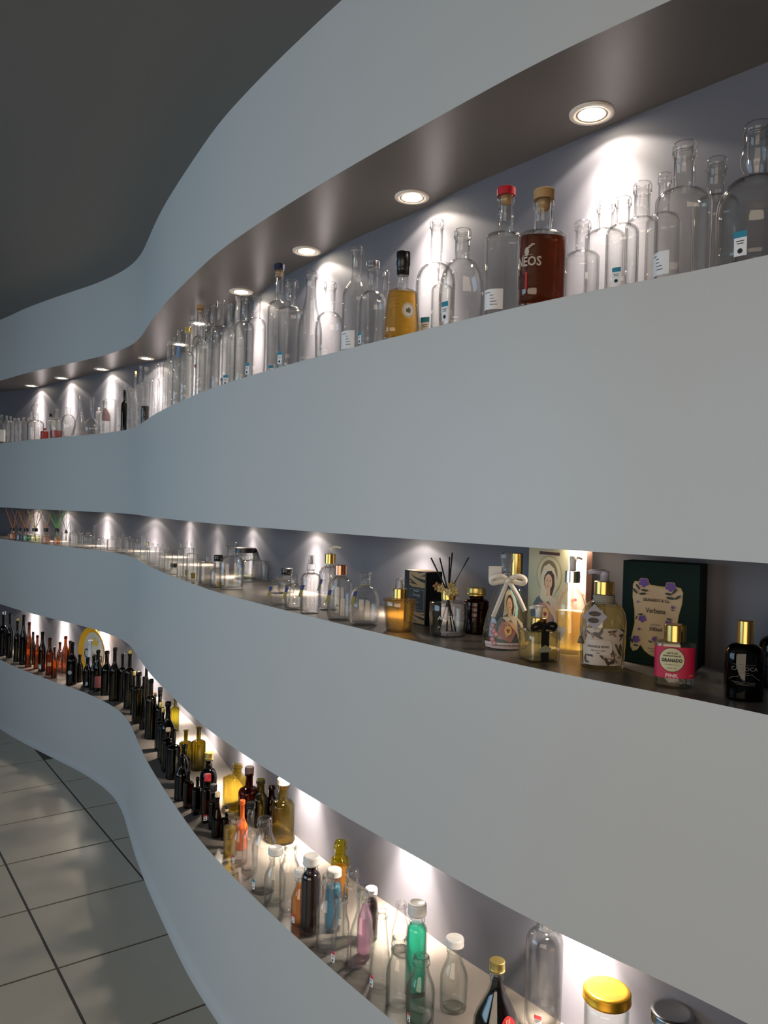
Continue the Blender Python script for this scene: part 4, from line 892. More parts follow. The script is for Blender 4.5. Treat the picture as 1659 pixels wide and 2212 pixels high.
# ------------------------------------------------------------------ MIDDLE SHELF
tg = dict(tagcard=1)
STK = lambda c1, c2: reeds([c1, c2], 4, 0.05, 0.0022)
for x, base, w, lq, c1, c2, desc in ((9, 1166, 20, 'orange', (224, 132, 70), (172, 120, 84), 'orange reed diffuser'), (32, 1168, 18, 'navy', (150, 118, 104), (112, 84, 76), 'blue reed diffuser with brown sticks'),
        (52, 1170, 19, 'forest', (236, 150, 84), (200, 120, 64), 'green reed diffuser with orange sticks'), (75, 1172, 22, 'lime', (246, 210, 84), (230, 160, 60), 'pale reed diffuser with yellow sticks'),
        (97, 1175, 18, 'peach', (240, 164, 124), (214, 190, 170), 'peach reed diffuser'), (113, 1178, 15, 'mandarin', (116, 216, 84), (90, 190, 60), 'reed diffuser with bright green sticks')):
    B(2, 'perfcyl', x, base, 1141, w, desc, name='reed_diffuser', cat='diffuser', liq=lq, fill=0.6, cap='collar', capcol='black', hc=0.22, sh=0.70, ne=0.74, extra=STK(c1, c2))
B(2, 'perfcyl', 152, 1170, 1146, 12, 'dark reed diffuser with black sticks', name='reed_diffuser', cat='diffuser', cap='collar', capcol='black', hc=0.25, extra=reeds([(24, 24, 26)], 3, 0.045, 0.0015))
T = [('perf', 128, 1180, 1143, 16, 'clear square perfume bottle', {}), ('perfcyl', 144, 1182, 1147, 16, 'clear perfume bottle', {}), ('perf', 162, 1183, 1146, 15, 'clear perfume bottle', {}),
 ('perfround', 183, 1185, 1150, 24, 'clear round perfume flacon', {}), ('slim', 203, 1184, 1135, 10, 'tall thin clear vial', {'ne': 0.4}), ('perf', 219, 1187, 1160, 24, 'low wide clear perfume bottle', {}),
 ('perfcyl', 196, 1190, 1168, 9, 'tiny clear vial', {}), ('perf', 241, 1190, 1159, 17, 'clear square perfume bottle', {}), ('perfcyl', 257, 1180, 1162, 12, 'small clear vial', {}), ('perf', 265, 1195, 1153, 18, 'clear perfume bottle', {}), ('perf', 280, 1198, 1158, 15, 'clear perfume bottle', {}),
 ('perfround', 296, 1201, 1164, 14, 'clear rounded vial', {}), ('perfcyl', 309, 1199, 1149, 14, 'tall clear perfume bottle', {}), ('perf', 306, 1211, 1178, 14, 'small clear bottle in front', {}),
 ('perf', 318, 1214, 1171, 10, 'clear vial with yellow cap', {'cap': 'collar', 'capcol': 'gold', 'hc': 0.15}), ('perf', 329, 1219, 1174, 14, 'clear perfume bottle', {}), ('perfcyl', 340, 1225, 1175, 13, 'clear perfume bottle', {}), ('perf', 350, 1229, 1177, 12, 'clear perfume bottle', {}),
 ('perf', 363, 1233, 1181, 16, 'clear tapered perfume bottle', {'foot': 1}), ('perf', 375, 1241, 1217, 15, 'low bottle with flat black cap', {'cap': 'collar', 'capcol': 'black', 'hc': 0.35, 'nr': 0.75}),
 ('perf', 389, 1247, 1172, 13, 'tall narrow clear perfume bottle', {'stk': None}), ('perf', 401, 1246, 1170, 13, 'tall narrow clear perfume bottle', {'paper': ((150, 136, 60), 0.04, 0.2, 0.5)}), ('perf', 411, 1240, 1173, 12, 'tall narrow clear perfume bottle', {}),
 ('perf', 414, 1254, 1184, 22, 'clear square bottle with navy and yellow tag', {'paper': ((150, 136, 60), 0.06, 0.24, 0.4)}), ('perf', 443, 1266, 1199, 32, 'clear square bottle', {'sh': 0.72, 'ne': 0.78}),
 ('flask', 470, 1270, 1199, 33, 'clear bottle with black cap', {'cap': 'screw', 'capcol': 'black', 'hc': 0.19, 'nr': 0.48, 'paper': ((150, 136, 60), 0.05, 0.22, 0.3)})]
for k, x, b_, top, w, desc, ex in T:
    ex = {q: v for q, v in ex.items() if q != 'foot' and v is not None}; B(2, k, x, b_, top, w, desc, name='perfume_bottle', **ex)
B(2, 'bell', 499, 1276, 1172, 53, '=clear round-shouldered jug bottle with small loop on the neck', sh=0.52, ne=0.72, nr=0.38, flat=0.8, extra=jug_loop)
B(2, 'jar', 541, 1250, 1183, 42, '=tall glass jar with black lid and pale green contents, back of the middle shelf', name='storage_jar', cat='jar', cap='collar', capcol='black', hc=0.16, nr=0.88, liq='palegreen', fill=0.14)
B(2, 'perf', 584, 1258, 1198, 54, '=wide square clear flacon standing behind the heart-shaped flacon', name='perfume_bottle', flat=0.55, sh=0.74, ne=0.80, tagcard=1)
B(2, 'taper', 594, 1311, 1244, 50, '=heart-shaped clear flacon tapering to a small foot', name='perfume_bottle', flat=0.6, sh=0.60, ne=0.86, tagcard=1)
B(2, 'flask', 619, 1283, 1227, 34, '=small clear bottle with black cap behind the textured round bottle', name='perfume_bottle', cap='screw', capcol='black', hc=0.27, nr=0.6)
B(2, 'perfround', 629, 1319, 1242, 38, '=small round bottle with pressed diamond texture and screw mouth', sh=0.6, ne=0.72, nr=0.42, extra=bumps(7, 16, 0.06, 0.68), tagcard=1)
B(2, 'perfround', 664, 1328, 1197, 41, '=waisted diamond-textured bottle with pale blue spray top', cap='spraytop', hc=0.26, capcol='clearcap', sh=0.82, ne=0.93, nr=0.36, extra=both(bumps(10, 18, 0.05, 0.8), spray_clear), tagcard=1)
B(2, 'perfround', 710, 1320, 1178, 44, '=tall waisted diamond-textured bottle with gold collar and white pump', cap='spraytop', hc=0.27, sh=0.76, ne=0.93, nr=0.40, extra=both(bumps(11, 18, 0.05, 0.84), collar_pump('gold', 'white', 0.5, 0.03, ang=0.1, cf=0.55)), tagcard=1)
B(2, 'bell', 733, 1342, 1218, 53, '=clear round-shouldered bottle with rose gold cap', sh=0.66, ne=0.92, nr=0.42, cap='spraytop', hc=0.17, capcol='rose', ck=1.2, extra=both(big_cap, flutes(20, 0.05, 0.42)), tagcard=1)
B(2, 'bell', 786, 1354, 1237, 62, '=open clear decanter with wide collar and cut diamond pattern', sh=0.42, ne=0.74, nr=0.38, extra=bumps(4, 10, 0.06, 0.48, 0.0028), tagcard=1)
B(2, 'taper', 862, 1368, 1248, 73, '=tapered glass of amber fragrance with gold collar and clear spray cap', name='perfume_bottle', cap='spraytop', hc=0.36, sh=0.93, ne=0.965, nr=0.34, liq='amber', fill=0.93, extra=spray_clear, cf=0.48)
B(2, 'perfround', 966, 1379, 1272, 80, '=round clear reed diffuser with gold collar, black reeds and dried flowers', name='reed_diffuser', cat='diffuser', cap='spraytop', hc=0.20, sh=0.88, ne=0.94, nr=0.32, extra=antik)
B(2, 'jar', 1027, 1371, 1269, 54, '=ribbed dark red jar with brass lid', name='ribbed_jar', cat='jar', mat='amberjar', cap='screw', capcol='brass', hc=0.17, nr=0.60, sh=0.78, ne=0.86, extra=jar_ribs)
B(2, 'bellcone', 1090, 1405, 1191, 100, '=bell-shaped bottle with printed veiled lady, glass stopper and white ribbon bow', name='perfume_bottle', cap='spraytop', hc=0.22, extra=mary_bottle, fat=0.9)
B(2, 'perfcyl', 1116, 1385, 1192, 52, '=slim bottle with gold spray top behind the ribboned bell bottle', name='perfume_bottle', cap='spraytop', hc=0.30, nr=0.36, sh=0.5, ne=0.9, liq='honey', fill=0.6, extra=both(big_cap))
B(2, 'square', 1161, 1432, 1306, 74, '=square pump bottle of pale gold gel with black velvet bow', name='pump_bottle', cap='spraytop', hc=0.42, flat=0.92, sh=0.93, ne=0.965, nr=0.36, liq='honey', fill=0.9, extra=black_bow, yaw=0.55, fat=1.12)
B(2, 'bell', 1233, 1414, 1199, 66, '=glowing yellow-orange pump bottle with chrome collar right under a light', name='pump_bottle', cap='spraytop', hc=0.27, sh=0.55, ne=0.88, nr=0.38, liq='glow', fill=0.58, extra=collar_pump('chrome', 'white', 0.5, 0.02, ang=0.2, cf=0.45))
B(2, 'bell', 1300, 1449, 1231, 97, '=large pump bottle with bird and leaf label, cord and diamond tag', name='pump_bottle', cap='spraytop', hc=0.235, sh=0.60, ne=0.90, nr=0.33, flat=0.8, liq='honey', fill=0.82, extra=label_bottle)
B(2, 'flask', 1455, 1491, 1345, 83, '=oval bottle with bright pink label and wide gold cap', name='perfume_bottle', cap='spraytop', hc=0.25, sh=0.91, ne=0.965, nr=0.40, flat=0.62, extra=pink_bottle, yaw=0.1)
B(2, 'bell', 1606, 1518, 1336, 80, '=dark brown round-shouldered bottle with tall gold cap', name='perfume_bottle', mat='dkbrown', cap='spraytop', hc=0.28, sh=0.76, ne=0.965, nr=0.32, ck=1.28, flat=0.8, extra=brown_print)
B(2, 'bell', 1682, 1492, 1324, 80, '=second dark gold-capped bottle cut off by the right edge', name='perfume_bottle', mat='black', cap='spraytop', hc=0.28, sh=0.76, ne=0.965, nr=0.32, ck=1.28, extra=big_cap)

# ------------------------------------------------------------------ BOTTOM SHELF
T = [('bordeaux', 6, 1417, 1321, 17, 'black', 'dark bottle with silver cap', {'cap': 'screw', 'capcol': 'silver', 'hc': 0.07}), ('wine', 20, 1422, 1324, 14, 'black', 'black wine bottle', {}),
 ('wine', 36, 1430, 1336, 14, 'dark', 'dark bottle with gold cap', {'cap': 'screw', 'capcol': 'brass', 'hc': 0.05}), ('beer', 49, 1436, 1328, 14, 'black', 'black swing-top bottle with wire bail', {'extra': swing_top}),
 ('beer', 61, 1442, 1344, 14, 'brown', 'brown beer bottle', {}), ('beer', 70, 1436, 1365, 11, 'dkbrown', 'dark brown beer bottle', {}), ('beer', 79, 1445, 1372, 12, 'brown', 'brown beer bottle', {}),
 ('beer', 90, 1451, 1365, 15, 'dkbrown', 'dark brown beer bottle', {'stk': 'teal', 'sa': -0.6}), ('stubby', 106, 1459, 1378, 15, 'brown', 'orange-brown beer bottle with gold label', {'liq': 'orange', 'fill': 0.6, 'paper': ((170, 140, 90), 0.25, 0.35, 0.8)}),
 ('beer', 116, 1466, 1398, 11, 'brown', 'small amber bottle with white label', {}), ('beer', 128, 1450, 1387, 13, 'brown', 'amber bottle in the back row', {}), ('beer', 140, 1455, 1374, 15, 'brown', 'amber long-necked beer bottle', {}),
 ('sauce', 132, 1471, 1407, 20, 'clear', 'clear empty bottle with white sticker', {'stk': 'redink', 'sa': -0.3}), ('beer', 150, 1452, 1384, 13, 'brown', 'amber bottle by the round tray', {}),
 ('wine', 154, 1480, 1387, 22, 'black', 'black stout bottle with white emblem', {'seal': ((176, 178, 180), 0.30, 0.012, -0.6)}), ('beer', 171, 1474, 1414, 15, 'dark', 'dark green bottle with yellow glow', {}),
 ('beer', 188, 1485, 1420, 18, 'black', 'small black bottle', {'stk': 'teal', 'sa': -0.1}), ('beer', 201, 1490, 1416, 15, 'black', 'small black bottle', {}), ('stubby', 210, 1495, 1404, 17, 'dark', 'green bottle with reddish label', {'paper': ((120, 60, 62), 0.1, 0.38, 1.1)}),
 ('wine', 229, 1503, 1406, 23, 'black', 'black wine bottle', {}), ('wine', 248, 1516, 1399, 22, 'dark', 'dark green wine bottle', {}), ('bordeaux', 261, 1516, 1412, 17, 'black', 'black bottle', {}),
 ('bordeaux', 278, 1531, 1404, 22, 'dark', 'olive bottle with gold lid', {'cap': 'screw', 'capcol': 'brass', 'hc': 0.06}), ('bordeaux', 288, 1545, 1450, 14, 'dkbrown', 'brown bottle with gold screw cap', {'cap': 'screw', 'capcol': 'brass', 'hc': 0.09}),
 ('square', 297, 1563, 1452, 22, 'dark', 'square-shouldered dark green bottle', {'nr': 0.5}), ('wine', 314, 1540, 1432, 17, 'dark', 'tall dark bottle near the back wall', {}), ('slim', 308, 1577, 1462, 15, 'black', 'thin black tapering bottle', {'ne': 0.6}),
 ('bordeaux', 324, 1598, 1467, 23, 'dark', 'dark olive wine bottle', {}), ('bordeaux', 333, 1578, 1496, 15, 'dkbrown', 'bottle with brown cap', {'cap': 'screw', 'capcol': 'cork', 'hc': 0.05}),
 ('bordeaux', 343, 1600, 1485, 21, 'black', 'dark bottle with bright green neck', {'cap': 'sleeve', 'capcol': 'black', 'hc': 0.14}), ('square', 345, 1622, 1518, 20, 'black', 'dark bottle with gold screw cap', {'cap': 'screw', 'capcol': 'brass', 'hc': 0.09}),
 ('square', 350, 1642, 1530, 19, 'black', 'dark bottle with gold screw cap, front', {'cap': 'screw', 'capcol': 'brass', 'hc': 0.07}), ('wine', 360, 1652, 1516, 30, 'dark', 'dark wine bottle with long neck', {}),
 ('bordeaux', 377, 1580, 1506, 18, 'olive', 'olive bottle close to the lit wall', {}), ('oil', 361, 1668, 1572, 23, 'black', 'dark oil bottle with pale cork cap', {'cap': 'screw', 'capcol': 'palecork', 'hc': 0.08}),
 ('apoth', 373, 1685, 1576, 30, 'dark', 'dark olive bottle with flared mouth', {}), ('apoth', 400, 1645, 1577, 28, 'olive', 'olive bottle with flared mouth', {'sh': 0.55, 'ne': 0.62}),
 ('apoth', 427, 1667, 1571, 31, 'olive', 'translucent olive bottle with flared mouth', {'sh': 0.63, 'ne': 0.70}), ('beer', 396, 1705, 1608, 28, 'black', 'black bottle with ringed neck', {}), ('beer', 391, 1731, 1631, 30, 'black', 'shiny black bottle with ringed neck, front', {}),
 ('bell', 449, 1726, 1625, 36, 'black', 'round black vinegar bottle with gold cap', {'cap': 'screw', 'capcol': 'brass', 'hc': 0.16, 'sh': 0.45, 'ne': 0.72, 'nr': 0.42}), ('square', 406, 1747, 1665, 20, 'dkbrown', 'small square dark brown bottle', {}),
 ('square', 425, 1761, 1679, 21, 'black', 'small square black bottle', {}), ('oil', 446, 1779, 1672, 20, 'dkbrown', 'small dark bottle with bright red cap', {'cap': 'screw', 'capcol': 'crimson', 'hc': 0.13, 'nr': 0.6, 'stk': 'redink', 'sa': -0.2}),
 ('square', 459, 1793, 1694, 17, 'black', 'narrow black bottle with black cap', {'cap': 'screw', 'capcol': 'black', 'hc': 0.18, 'nr': 0.7}), ('champagne', 467.5, 1811, 1711, 22, 'dkbrown', 'slender brown bottle with pale cork', {'cap': 'screw', 'capcol': 'palecork', 'hc': 0.1}),
]
for k, x, b_, top, w, m, desc, ex in T: B(3, k, x, b_, top, w, desc, mat=m, **ex)
B(3, 'square', 510, 1750, 1651, 47, '=large square olive bottle near the back wall', mat='straw', nr=0.42, sh=0.68, ne=0.74, yaw=0.6, fat=1.15)
B(3, 'bell', 536, 1768, 1656, 44, '=round brown bottle with dark brown stopper', mat='brown', cap='cork', capcol='brownstop', hc=0.12, sh=0.52, ne=0.66, nr=0.38)
B(3, 'wine', 568, 1785, 1683, 34, '=olive bottle with sloping neck between brown and yellowish bottles', mat='olive', nr=0.5)
B(3, 'bell', 591, 1782, 1698, 25, '=small brown screw-mouth bottle behind the large corked bottle', mat='brown', nr=0.55)
B(3, 'flask', 609, 1827, 1681, 49, '=large yellowish-olive bottle with cork, lit from above', mat='straw', cap='cork', capcol='palecork', hc=0.09, nr=0.46, sh=0.62, ne=0.72)
B(3, 'oil', 488, 1816, 1739, 19, '=black bottle with round black stopper and cork collar', mat='black', cap='spraytop', hc=0.2, extra=soy_top)
B(3, 'oil', 496, 1853, 1757, 26, '=small square bottle of yellow oil with clear cap', liq='oil', fill=0.74, cap='screw', capcol='clearcap', hc=0.12, paper=((206, 150, 90), 0.5, 0.62, 0.3))
B(3, 'champagne', 521, 1838, 1728, 26, '=opaque bright orange bottle', mat='orange', nr=0.40, sh=0.42, ne=0.66)
B(3, 'milk', 516, 1872, 1768, 36, '=small clear bottle with red sticker in front of the orange bottle', stk='redink', sa=-0.8, ss=1.2)
B(3, 'sauce', 538, 1892, 1733, 36, '=clear bottle with black screw cap beside the orange bottle', cap='screw', capcol='black', hc=0.08, nr=0.42, sh=0.52, ne=0.72)
B(3, 'juice', 565, 1936, 1766, 50, '=clear wide-mouthed bottle with faceted shoulders', extra=flutes(14, 0.5, 0.84), stk='teal', sa=-1.0, nr=0.58)
B(3, 'milk', 588, 1962, 1830, 47, '=clear milk bottle with white cap beside the ribbed bottle', mat='soda', cap='lug', capcol='white', hc=0.12)
B(3, 'juice', 623, 1982, 1826, 43, '=clear ribbed bottle left of the orange juice', extra=flutes(16, 0.45, 0.84), nr=0.6)
B(3, 'milk', 646, 2004, 1877, 38, '=orange juice bottle with white cap and red sticker', cap='lug', capcol='white', hc=0.13, liq='orange', fill=0.8, stk='redink', sa=-0.8, ss=1.3)
B(3, 'smooth', 668, 2025, 1847, 43, '=very dark purple juice bottle with white cap', cap='lug', capcol='white', hc=0.12, liq='purple', fill=0.92, nr=0.62, sh=0.76, ne=0.86)
B(3, 'smooth', 732, 1950, 1817, 40, '=yellow glass bottle half full of orange juice at the back', mat='yellow', liq='orange', fill=0.55, sh=0.64, ne=0.74, nr=0.62)
B(3, 'smooth', 718, 2016, 1876, 37, '=blue drink bottle with white cap', cap='lug', capcol='white', hc=0.12, liq='blue', fill=0.8, nr=0.66)
B(3, 'sauce', 704, 2063, 1890, 45, '=tall clear bottle in front of the blue drink', sh=0.5, ne=0.75, nr=0.55)
B(3, 'smooth', 757, 2040, 1876, 38, '=clear bottle with ridged mouth behind the pink drink', nr=0.7, sh=0.70, ne=0.80)
B(3, 'juice', 732, 2094, 1932, 39, '=small clear bottle with red sticker at the front edge', mat='soda', stk='redink', sa=-0.9, sh=0.55, ne=0.76, nr=0.68, ss=1.2)
B(3, 'smooth', 799, 2035, 1917, 32, '=dark purple drink with white cap behind the pink drink', cap='lug', capcol='white', hc=0.13, liq='purple', fill=0.85)
B(3, 'sauce', 786, 2072, 1935, 33, '=pink drink in a clear bottle', liq='pink', fill=0.86, sh=0.6, ne=0.85, nr=0.5)
B(3, 'sauce', 778, 2118, 1915, 52, '=large clear bottle in front of the pink drink', mat='soda', sh=0.42, ne=0.78, nr=0.44)
B(3, 'slim', 820, 2149, 1967, 45, '=conical clear bottle with red sticker', mat='soda', nr=0.50, sh=0.3, ne=0.88, stk='redink', sa=-1.0, ss=1.1)
B(3, 'champagne', 864, 2060, 1950, 40, '=clear bottle behind the teal drink', nr=0.55)
B(3, 'smooth', 896, 2158, 1949, 46, '=bright teal drink with white cap', cap='lug', capcol='white', hc=0.13, liq='teal', fill=0.83, nr=0.66, sh=0.74, ne=0.84)
B(3, 'milk', 859, 2190, 2023, 55, '=clear milk bottle in front of and left of the teal drink', mat='soda', nr=0.56)
B(3, 'milk', 906, 2226, 2064, 62, '=clear bottle with red sticker in front of the teal drink', mat='soda', stk='redink', sa=-0.9, nr=0.54)
B(3, 'milk', 978, 2194, 2024, 60, '=clear milk bottle with white cap standing alone', mat='soda', cap='lug', capcol='white', hc=0.12, nr=0.50)
def cola_label(it):
    t, f, r, Hh = it['t'], it['f'], it['r_'], it['Hg']; bm = bmesh.new(); wrap_poly(bm, f, r, disc(0, 0, 0.021, 0.022, 28), 0.45, Hh * 0.40, off=0.0006); link('round_red_label', bm, ink((186, 40, 44)), t)
    bm = bmesh.new()
    for k in range(3): wrap_poly(bm, f, r, [(-0.010 + 0.005 * k, -0.004), (-0.0088 + 0.005 * k, -0.004), (-0.004 + 0.005 * k, 0.012), (-0.0052 + 0.005 * k, 0.012)], 0.45, Hh * 0.43, off=0.0009)
    link('label_print', bm, ink((226, 190, 170)), t)
B(3, 'sauce', 1068, 2300, 2074, 98, '=dark sauce bottle with gold screw cap and round red label', cap='screw', capcol='brass', hc=0.11, liq='cola', fill=0.88, sh=0.30, ne=0.86, nr=0.28, extra=cola_label)
B(3, 'water', 1178, 2236, 1985, 79, '=tall clear water bottle reaching up to the ledge, red and white sticker', sh=0.78, ne=0.9, nr=0.44, stk='redink', sa=-0.25, ss=1.0)
B(3, 'jar', 1305, 2362, 2134, 94, '=clear jar with shiny gold lid', name='gold_lidded_jar', cat='jar', mat='soda', cap='lug', capcol='goldlid', hc=0.13, nr=0.80)
B(3, 'jar', 1470, 2390, 2182, 84, '=jar with steel lid at the bottom right', name='steel_lidded_jar', cat='jar', mat='soda', cap='lug', capcol='steel', hc=0.12, nr=0.80)
B(3, 'champagne', 193, 1478, 1383, 19, '=bottle in a white sleeve in front of the round yellow tray', mat='whiteglass')

# ------------------------------------------------------------------ boxes, tray, glass block (placed before the bottles settle, so that these keep clear of them)
def block(name, A, Bp, depth, height, mat, label, cat='box', z=None):
    """a carton whose front runs from A to B (plan points on the shelf)"""
    z = A.z; u = Vector((Bp.x - A.x, Bp.y - A.y)); w = u.length; ang = math.atan2(u.y, u.x)
    t = tag(empty(name, (A.x, A.y, z), ang), label, cat); bm = bmesh.new(); box(bm, 0, w, 0, depth, 0, height); bmesh.ops.bevel(bm, geom=bm.edges[:], offset=0.0008, segments=1, affect='EDGES'); link('carton', bm, mat, t, smooth=False)
    f = lambda x, zz, off=0.0004: Vector((x, -off, zz))
    return t, f, w
# dark green carton with the cream art nouveau label
A = on_plane(1340, 1427, Z['F2']); Bq = on_plane(1507, 1450, Z['F2'])
gt, gf, gw = block('fragrance_carton', A, Bq, 0.052, 0.192, paint('green_board', (6, 32, 27), 0.62), '=x', 'box')
MATS['green_board'].node_tree.nodes['Principled BSDF'].inputs['Specular IOR Level'].default_value = 0.15
gt['label'] = 'large dark green carton with cream art nouveau label and purple flowers'
k_ = gw / 170.0
def gp(pts): return [(x * k_, (220 - y) * k_ * 1.0) for x, y in pts]
frame = [(24, 42), (28, 34), (40, 34), (66, 40), (96, 42), (118, 40), (130, 42), (135, 52), (134, 75), (128, 100), (124, 125), (128, 150), (134, 175), (136, 190), (128, 196), (112, 198), (98, 203), (82, 203), (66, 198), (54, 190), (45, 178), (38, 190), (28, 194), (22, 184), (22, 170), (26, 150), (30, 128), (29, 100), (24, 70)]
gold_ = (178, 152, 92); cream = (190, 168, 138); purple = (92, 56, 150); leaf = (24, 40, 32); dark = (60, 44, 36)
def shrink(pts, s): cx = sum(p[0] for p in pts) / len(pts); cy = sum(p[1] for p in pts) / len(pts); return [(cx + (x - cx) * s, cy + (y - cy) * s) for x, y in pts]
pol = [(gold_, gp(frame)), (cream, gp(shrink(frame, 0.965)))]
def flower(cx, cy, s):
    out = []
    for k in range(5): a = k * 2 * PI / 5 + 0.3; out.append((gold_, gp(disc(cx + s * 0.8 * math.cos(a), cy + s * 0.7 * math.sin(a), s * 0.68, s * 0.62, 12))))
    for k in range(5): a = k * 2 * PI / 5 + 0.3; out.append((purple, gp(disc(cx + s * 0.8 * math.cos(a), cy + s * 0.7 * math.sin(a), s * 0.56, s * 0.50, 12))))
    out.append((dark, gp(disc(cx, cy, s * 0.25, s * 0.2, 8)))); return out
def leafp(cx, cy, L1, th): return (leaf, gp([(cx + L1 * math.cos(u) * math.cos(th) - L1 * 0.32 * math.sin(u) * math.sin(th), cy + L1 * math.cos(u) * math.sin(th) + L1 * 0.32 * math.sin(u) * math.cos(th)) for u in [q * PI / 6 for q in range(12)]]))
for cx, cy, s in ((49, 36, 9), (108, 41, 9), (48, 118, 7), (106, 124, 7), (35, 166, 7), (77, 161, 5), (42, 142, 2.5), (38, 80, 2), (115, 86, 3)): pol += flower(cx, cy, s)
for cx, cy, L1, th in ((37, 46, 8, 0.9), (52, 53, 8, 0.05), (31, 56, 8, 0.8), (48, 61, 8, -0.15), (105, 57, 8, 0.1), (118, 50, 8, -0.8), (109, 66, 9, 0.15), (125, 63, 8, -0.6), (45, 108, 6, -0.1), (36, 116, 5, -1.2), (108, 113, 6, 0.2), (25, 168, 8, 1.0), (36, 179, 6, 0.1), (68, 167, 5, 0.3), (115, 92, 4, 0.2)): pol.append(leafp(cx, cy, L1, th))
draw(gt, lambda x, zz, off: gf(x, zz, off), 1.0, 0, 0, pol, name='carton_label')
bm = bmesh.new(); FN = lambda x, zz, off: gf(x, zz, off)
def gtext(s, size, x, y, xs=1.0, bold=0.0): wrap_text(bm, FN, 1.0, s, size * k_, x * k_, (220 - y) * k_, xs, off=0.0034, bold=bold)
gtext('GRANADO & Co.', 9.5, 78, 74, 0.82, 0.00018); gtext('Verbena', 16, 77, 98, 0.80, 0.0002); gtext('COL\u00d4NIA', 4.5, 77, 129, 1.1); gtext('300ml', 12, 78, 139, 0.95, 0.00015); gtext('PERFUMARIA', 4, 76, 183, 1.2); gtext('DESDE 1870', 3.5, 77, 189, 1.1)
link('carton_lettering', bm, ink((66, 50, 44)), gt)
# striped black carton
A = on_plane(871, 1342, Z['F2']); Bq = on_plane(917, 1352, Z['F2'])
st, sf, sw = block('perfume_carton', A, Bq, 0.052, 0.128, paint('black_board', (14, 14, 18), 0.35), 'x', 'box')
st['label'] = 'black perfume carton with tiger stripes behind the amber spray bottle'; sh_ = 0.128
bm = bmesh.new(); box(bm, 0.003, sw - 0.0005, 0.001, 0.051, sh_, sh_ + 0.0004); link('carton_top_lit', bm, ink((176, 146, 112)), st, smooth=False)  # tan sheet over the black top, lamplight put into its colour
def sp(pts, y0, y1): return [(x * sw, (y0 + (y1 - y0) * y) * sh_) for x, y in pts]
pol = []
for y0, y1 in ((0.70, 0.985), (0.02, 0.24)):
    pol.append(((166, 138, 96), sp([(0.24, 0), (0.98, 0), (0.98, 1), (0.24, 1)], y0, y1)))
    for pts in ([(0.30, 0.85), (0.55, 0.66), (0.98, 0.54), (0.98, 0.32), (0.78, 0.40), (0.48, 0.60)], [(0.24, 0.55), (0.45, 0.36), (0.66, 0.14), (0.46, 0.2), (0.24, 0.46)], [(0.98, 0.9), (0.7, 0.72), (0.98, 0.78)], [(0.6, 1), (0.74, 0.93), (0.84, 1)], [(0.24, 0.1), (0.40, 0.0), (0.24, 0.0)]): pol.append(((22, 20, 22), sp(pts, y0, y1)))
    pol.append(((92, 58, 36), sp([(0.24, 0.3), (0.5, 0.24), (0.44, 0.18), (0.24, 0.22)], y0, y1)))
for h_ in (pol[:len(pol) // 2], pol[len(pol) // 2:]): draw(st, lambda x, zz, off: sf(x, zz, off), 1.0, 0, 0, h_, name='stripe_print')
bm = bmesh.new(); x0, x1, y0, y1, q = 0.26 * sw, 0.95 * sw, 0.27 * sh_, 0.66 * sh_, 0.0009
for a in ((x0, x1, y1 - q, y1), (x0, x1, y0, y0 + q), (x0, x0 + q, y0, y1), (x1 - q, x1, y0, y1), (0.45 * sw, 0.72 * sw, 0.615 * sh_, 0.635 * sh_)): vv = [bm.verts.new(sf(p, r_, 0.0008)) for p, r_ in ((a[0], a[2]), (a[1], a[2]), (a[1], a[3]), (a[0], a[3]))]; bm.faces.new(vv)
wrap_text(bm, lambda x, zz, off: sf(x, zz, off), 1.0, 'Sauvage', 0.0105, 0.60 * sw, 0.555 * sh_, 0.8, off=0.0008, bold=0.0002); wrap_text(bm, lambda x, zz, off: sf(x, zz, off), 1.0, 'EAU DE PARFUM', 0.004, 0.6 * sw, 0.42 * sh_, 0.8, off=0.0008); wrap_text(bm, lambda x, zz, off: sf(x, zz, off), 1.0, '3.4 FL. OZ', 0.0045, 0.62 * sw, 0.32 * sh_, 0.8, off=0.0008)
link('carton_lettering', bm, ink((150, 152, 150)), st)
# tall cream picture carton with a veiled lady, and the pink patterned one beside it
A = at_depth(1137, 0.225, Z['F2']); Bq = at_depth(1224, 0.215, Z['F2']); lim2 = Z['S2'] - Z['F2'] - 0.004
mt, mf, mw = block('picture_carton', A, Bq, 0.022, lim2, paint('cream_board', (196, 188, 152), 0.5), 'x', 'box')
mt['label'] = 'tall cream carton printed with a veiled lady in a halo, against the back wall'
draw(mt, lambda x, zz, off: mf(x, zz, off), 1.0, 0, 0, [(c, [(x, y) for x, y in pts]) for c, pts in lady(None, mw * 0.47, lim2 * 0.40, min(lim2 * 0.62, mw * 1.05))], name='printed_picture')
bm = bmesh.new(); box(bm, mw * 0.28, mw * 0.78, -0.0006, 0, lim2 * 0.90, lim2 * 0.93); link('title_strip', bm, ink((84, 44, 30)), mt, smooth=False)
A = at_depth(1229, 0.222, Z['F2']); Bq = at_depth(1262, 0.222, Z['F2'])
pt_, pf, pw_ = block('patterned_carton', A, Bq, 0.020, lim2, paint('pink_board', (226, 176, 160), 0.5), 'x', 'box')
pt_['label'] = 'narrow pink patterned carton behind the glowing yellow bottle'; rng = random.Random(5); pol = []
for k in range(26): cx, cy, s = rng.uniform(0.1, 0.9) * pw_, rng.uniform(0.04, 0.96) * lim2, rng.uniform(0.0018, 0.005); pol.append((((206, 84, 92), (236, 206, 190), (196, 120, 96))[k % 3], disc(cx, cy, s, s * 0.8, 8)))
draw(pt_, lambda x, zz, off: pf(x, zz, off), 1.0, 0, 0, [(c, [(min(max(x, 0.0005), pw_ - 0.0005), y) for x, y in p]) for c, p in pol], name='flower_print')
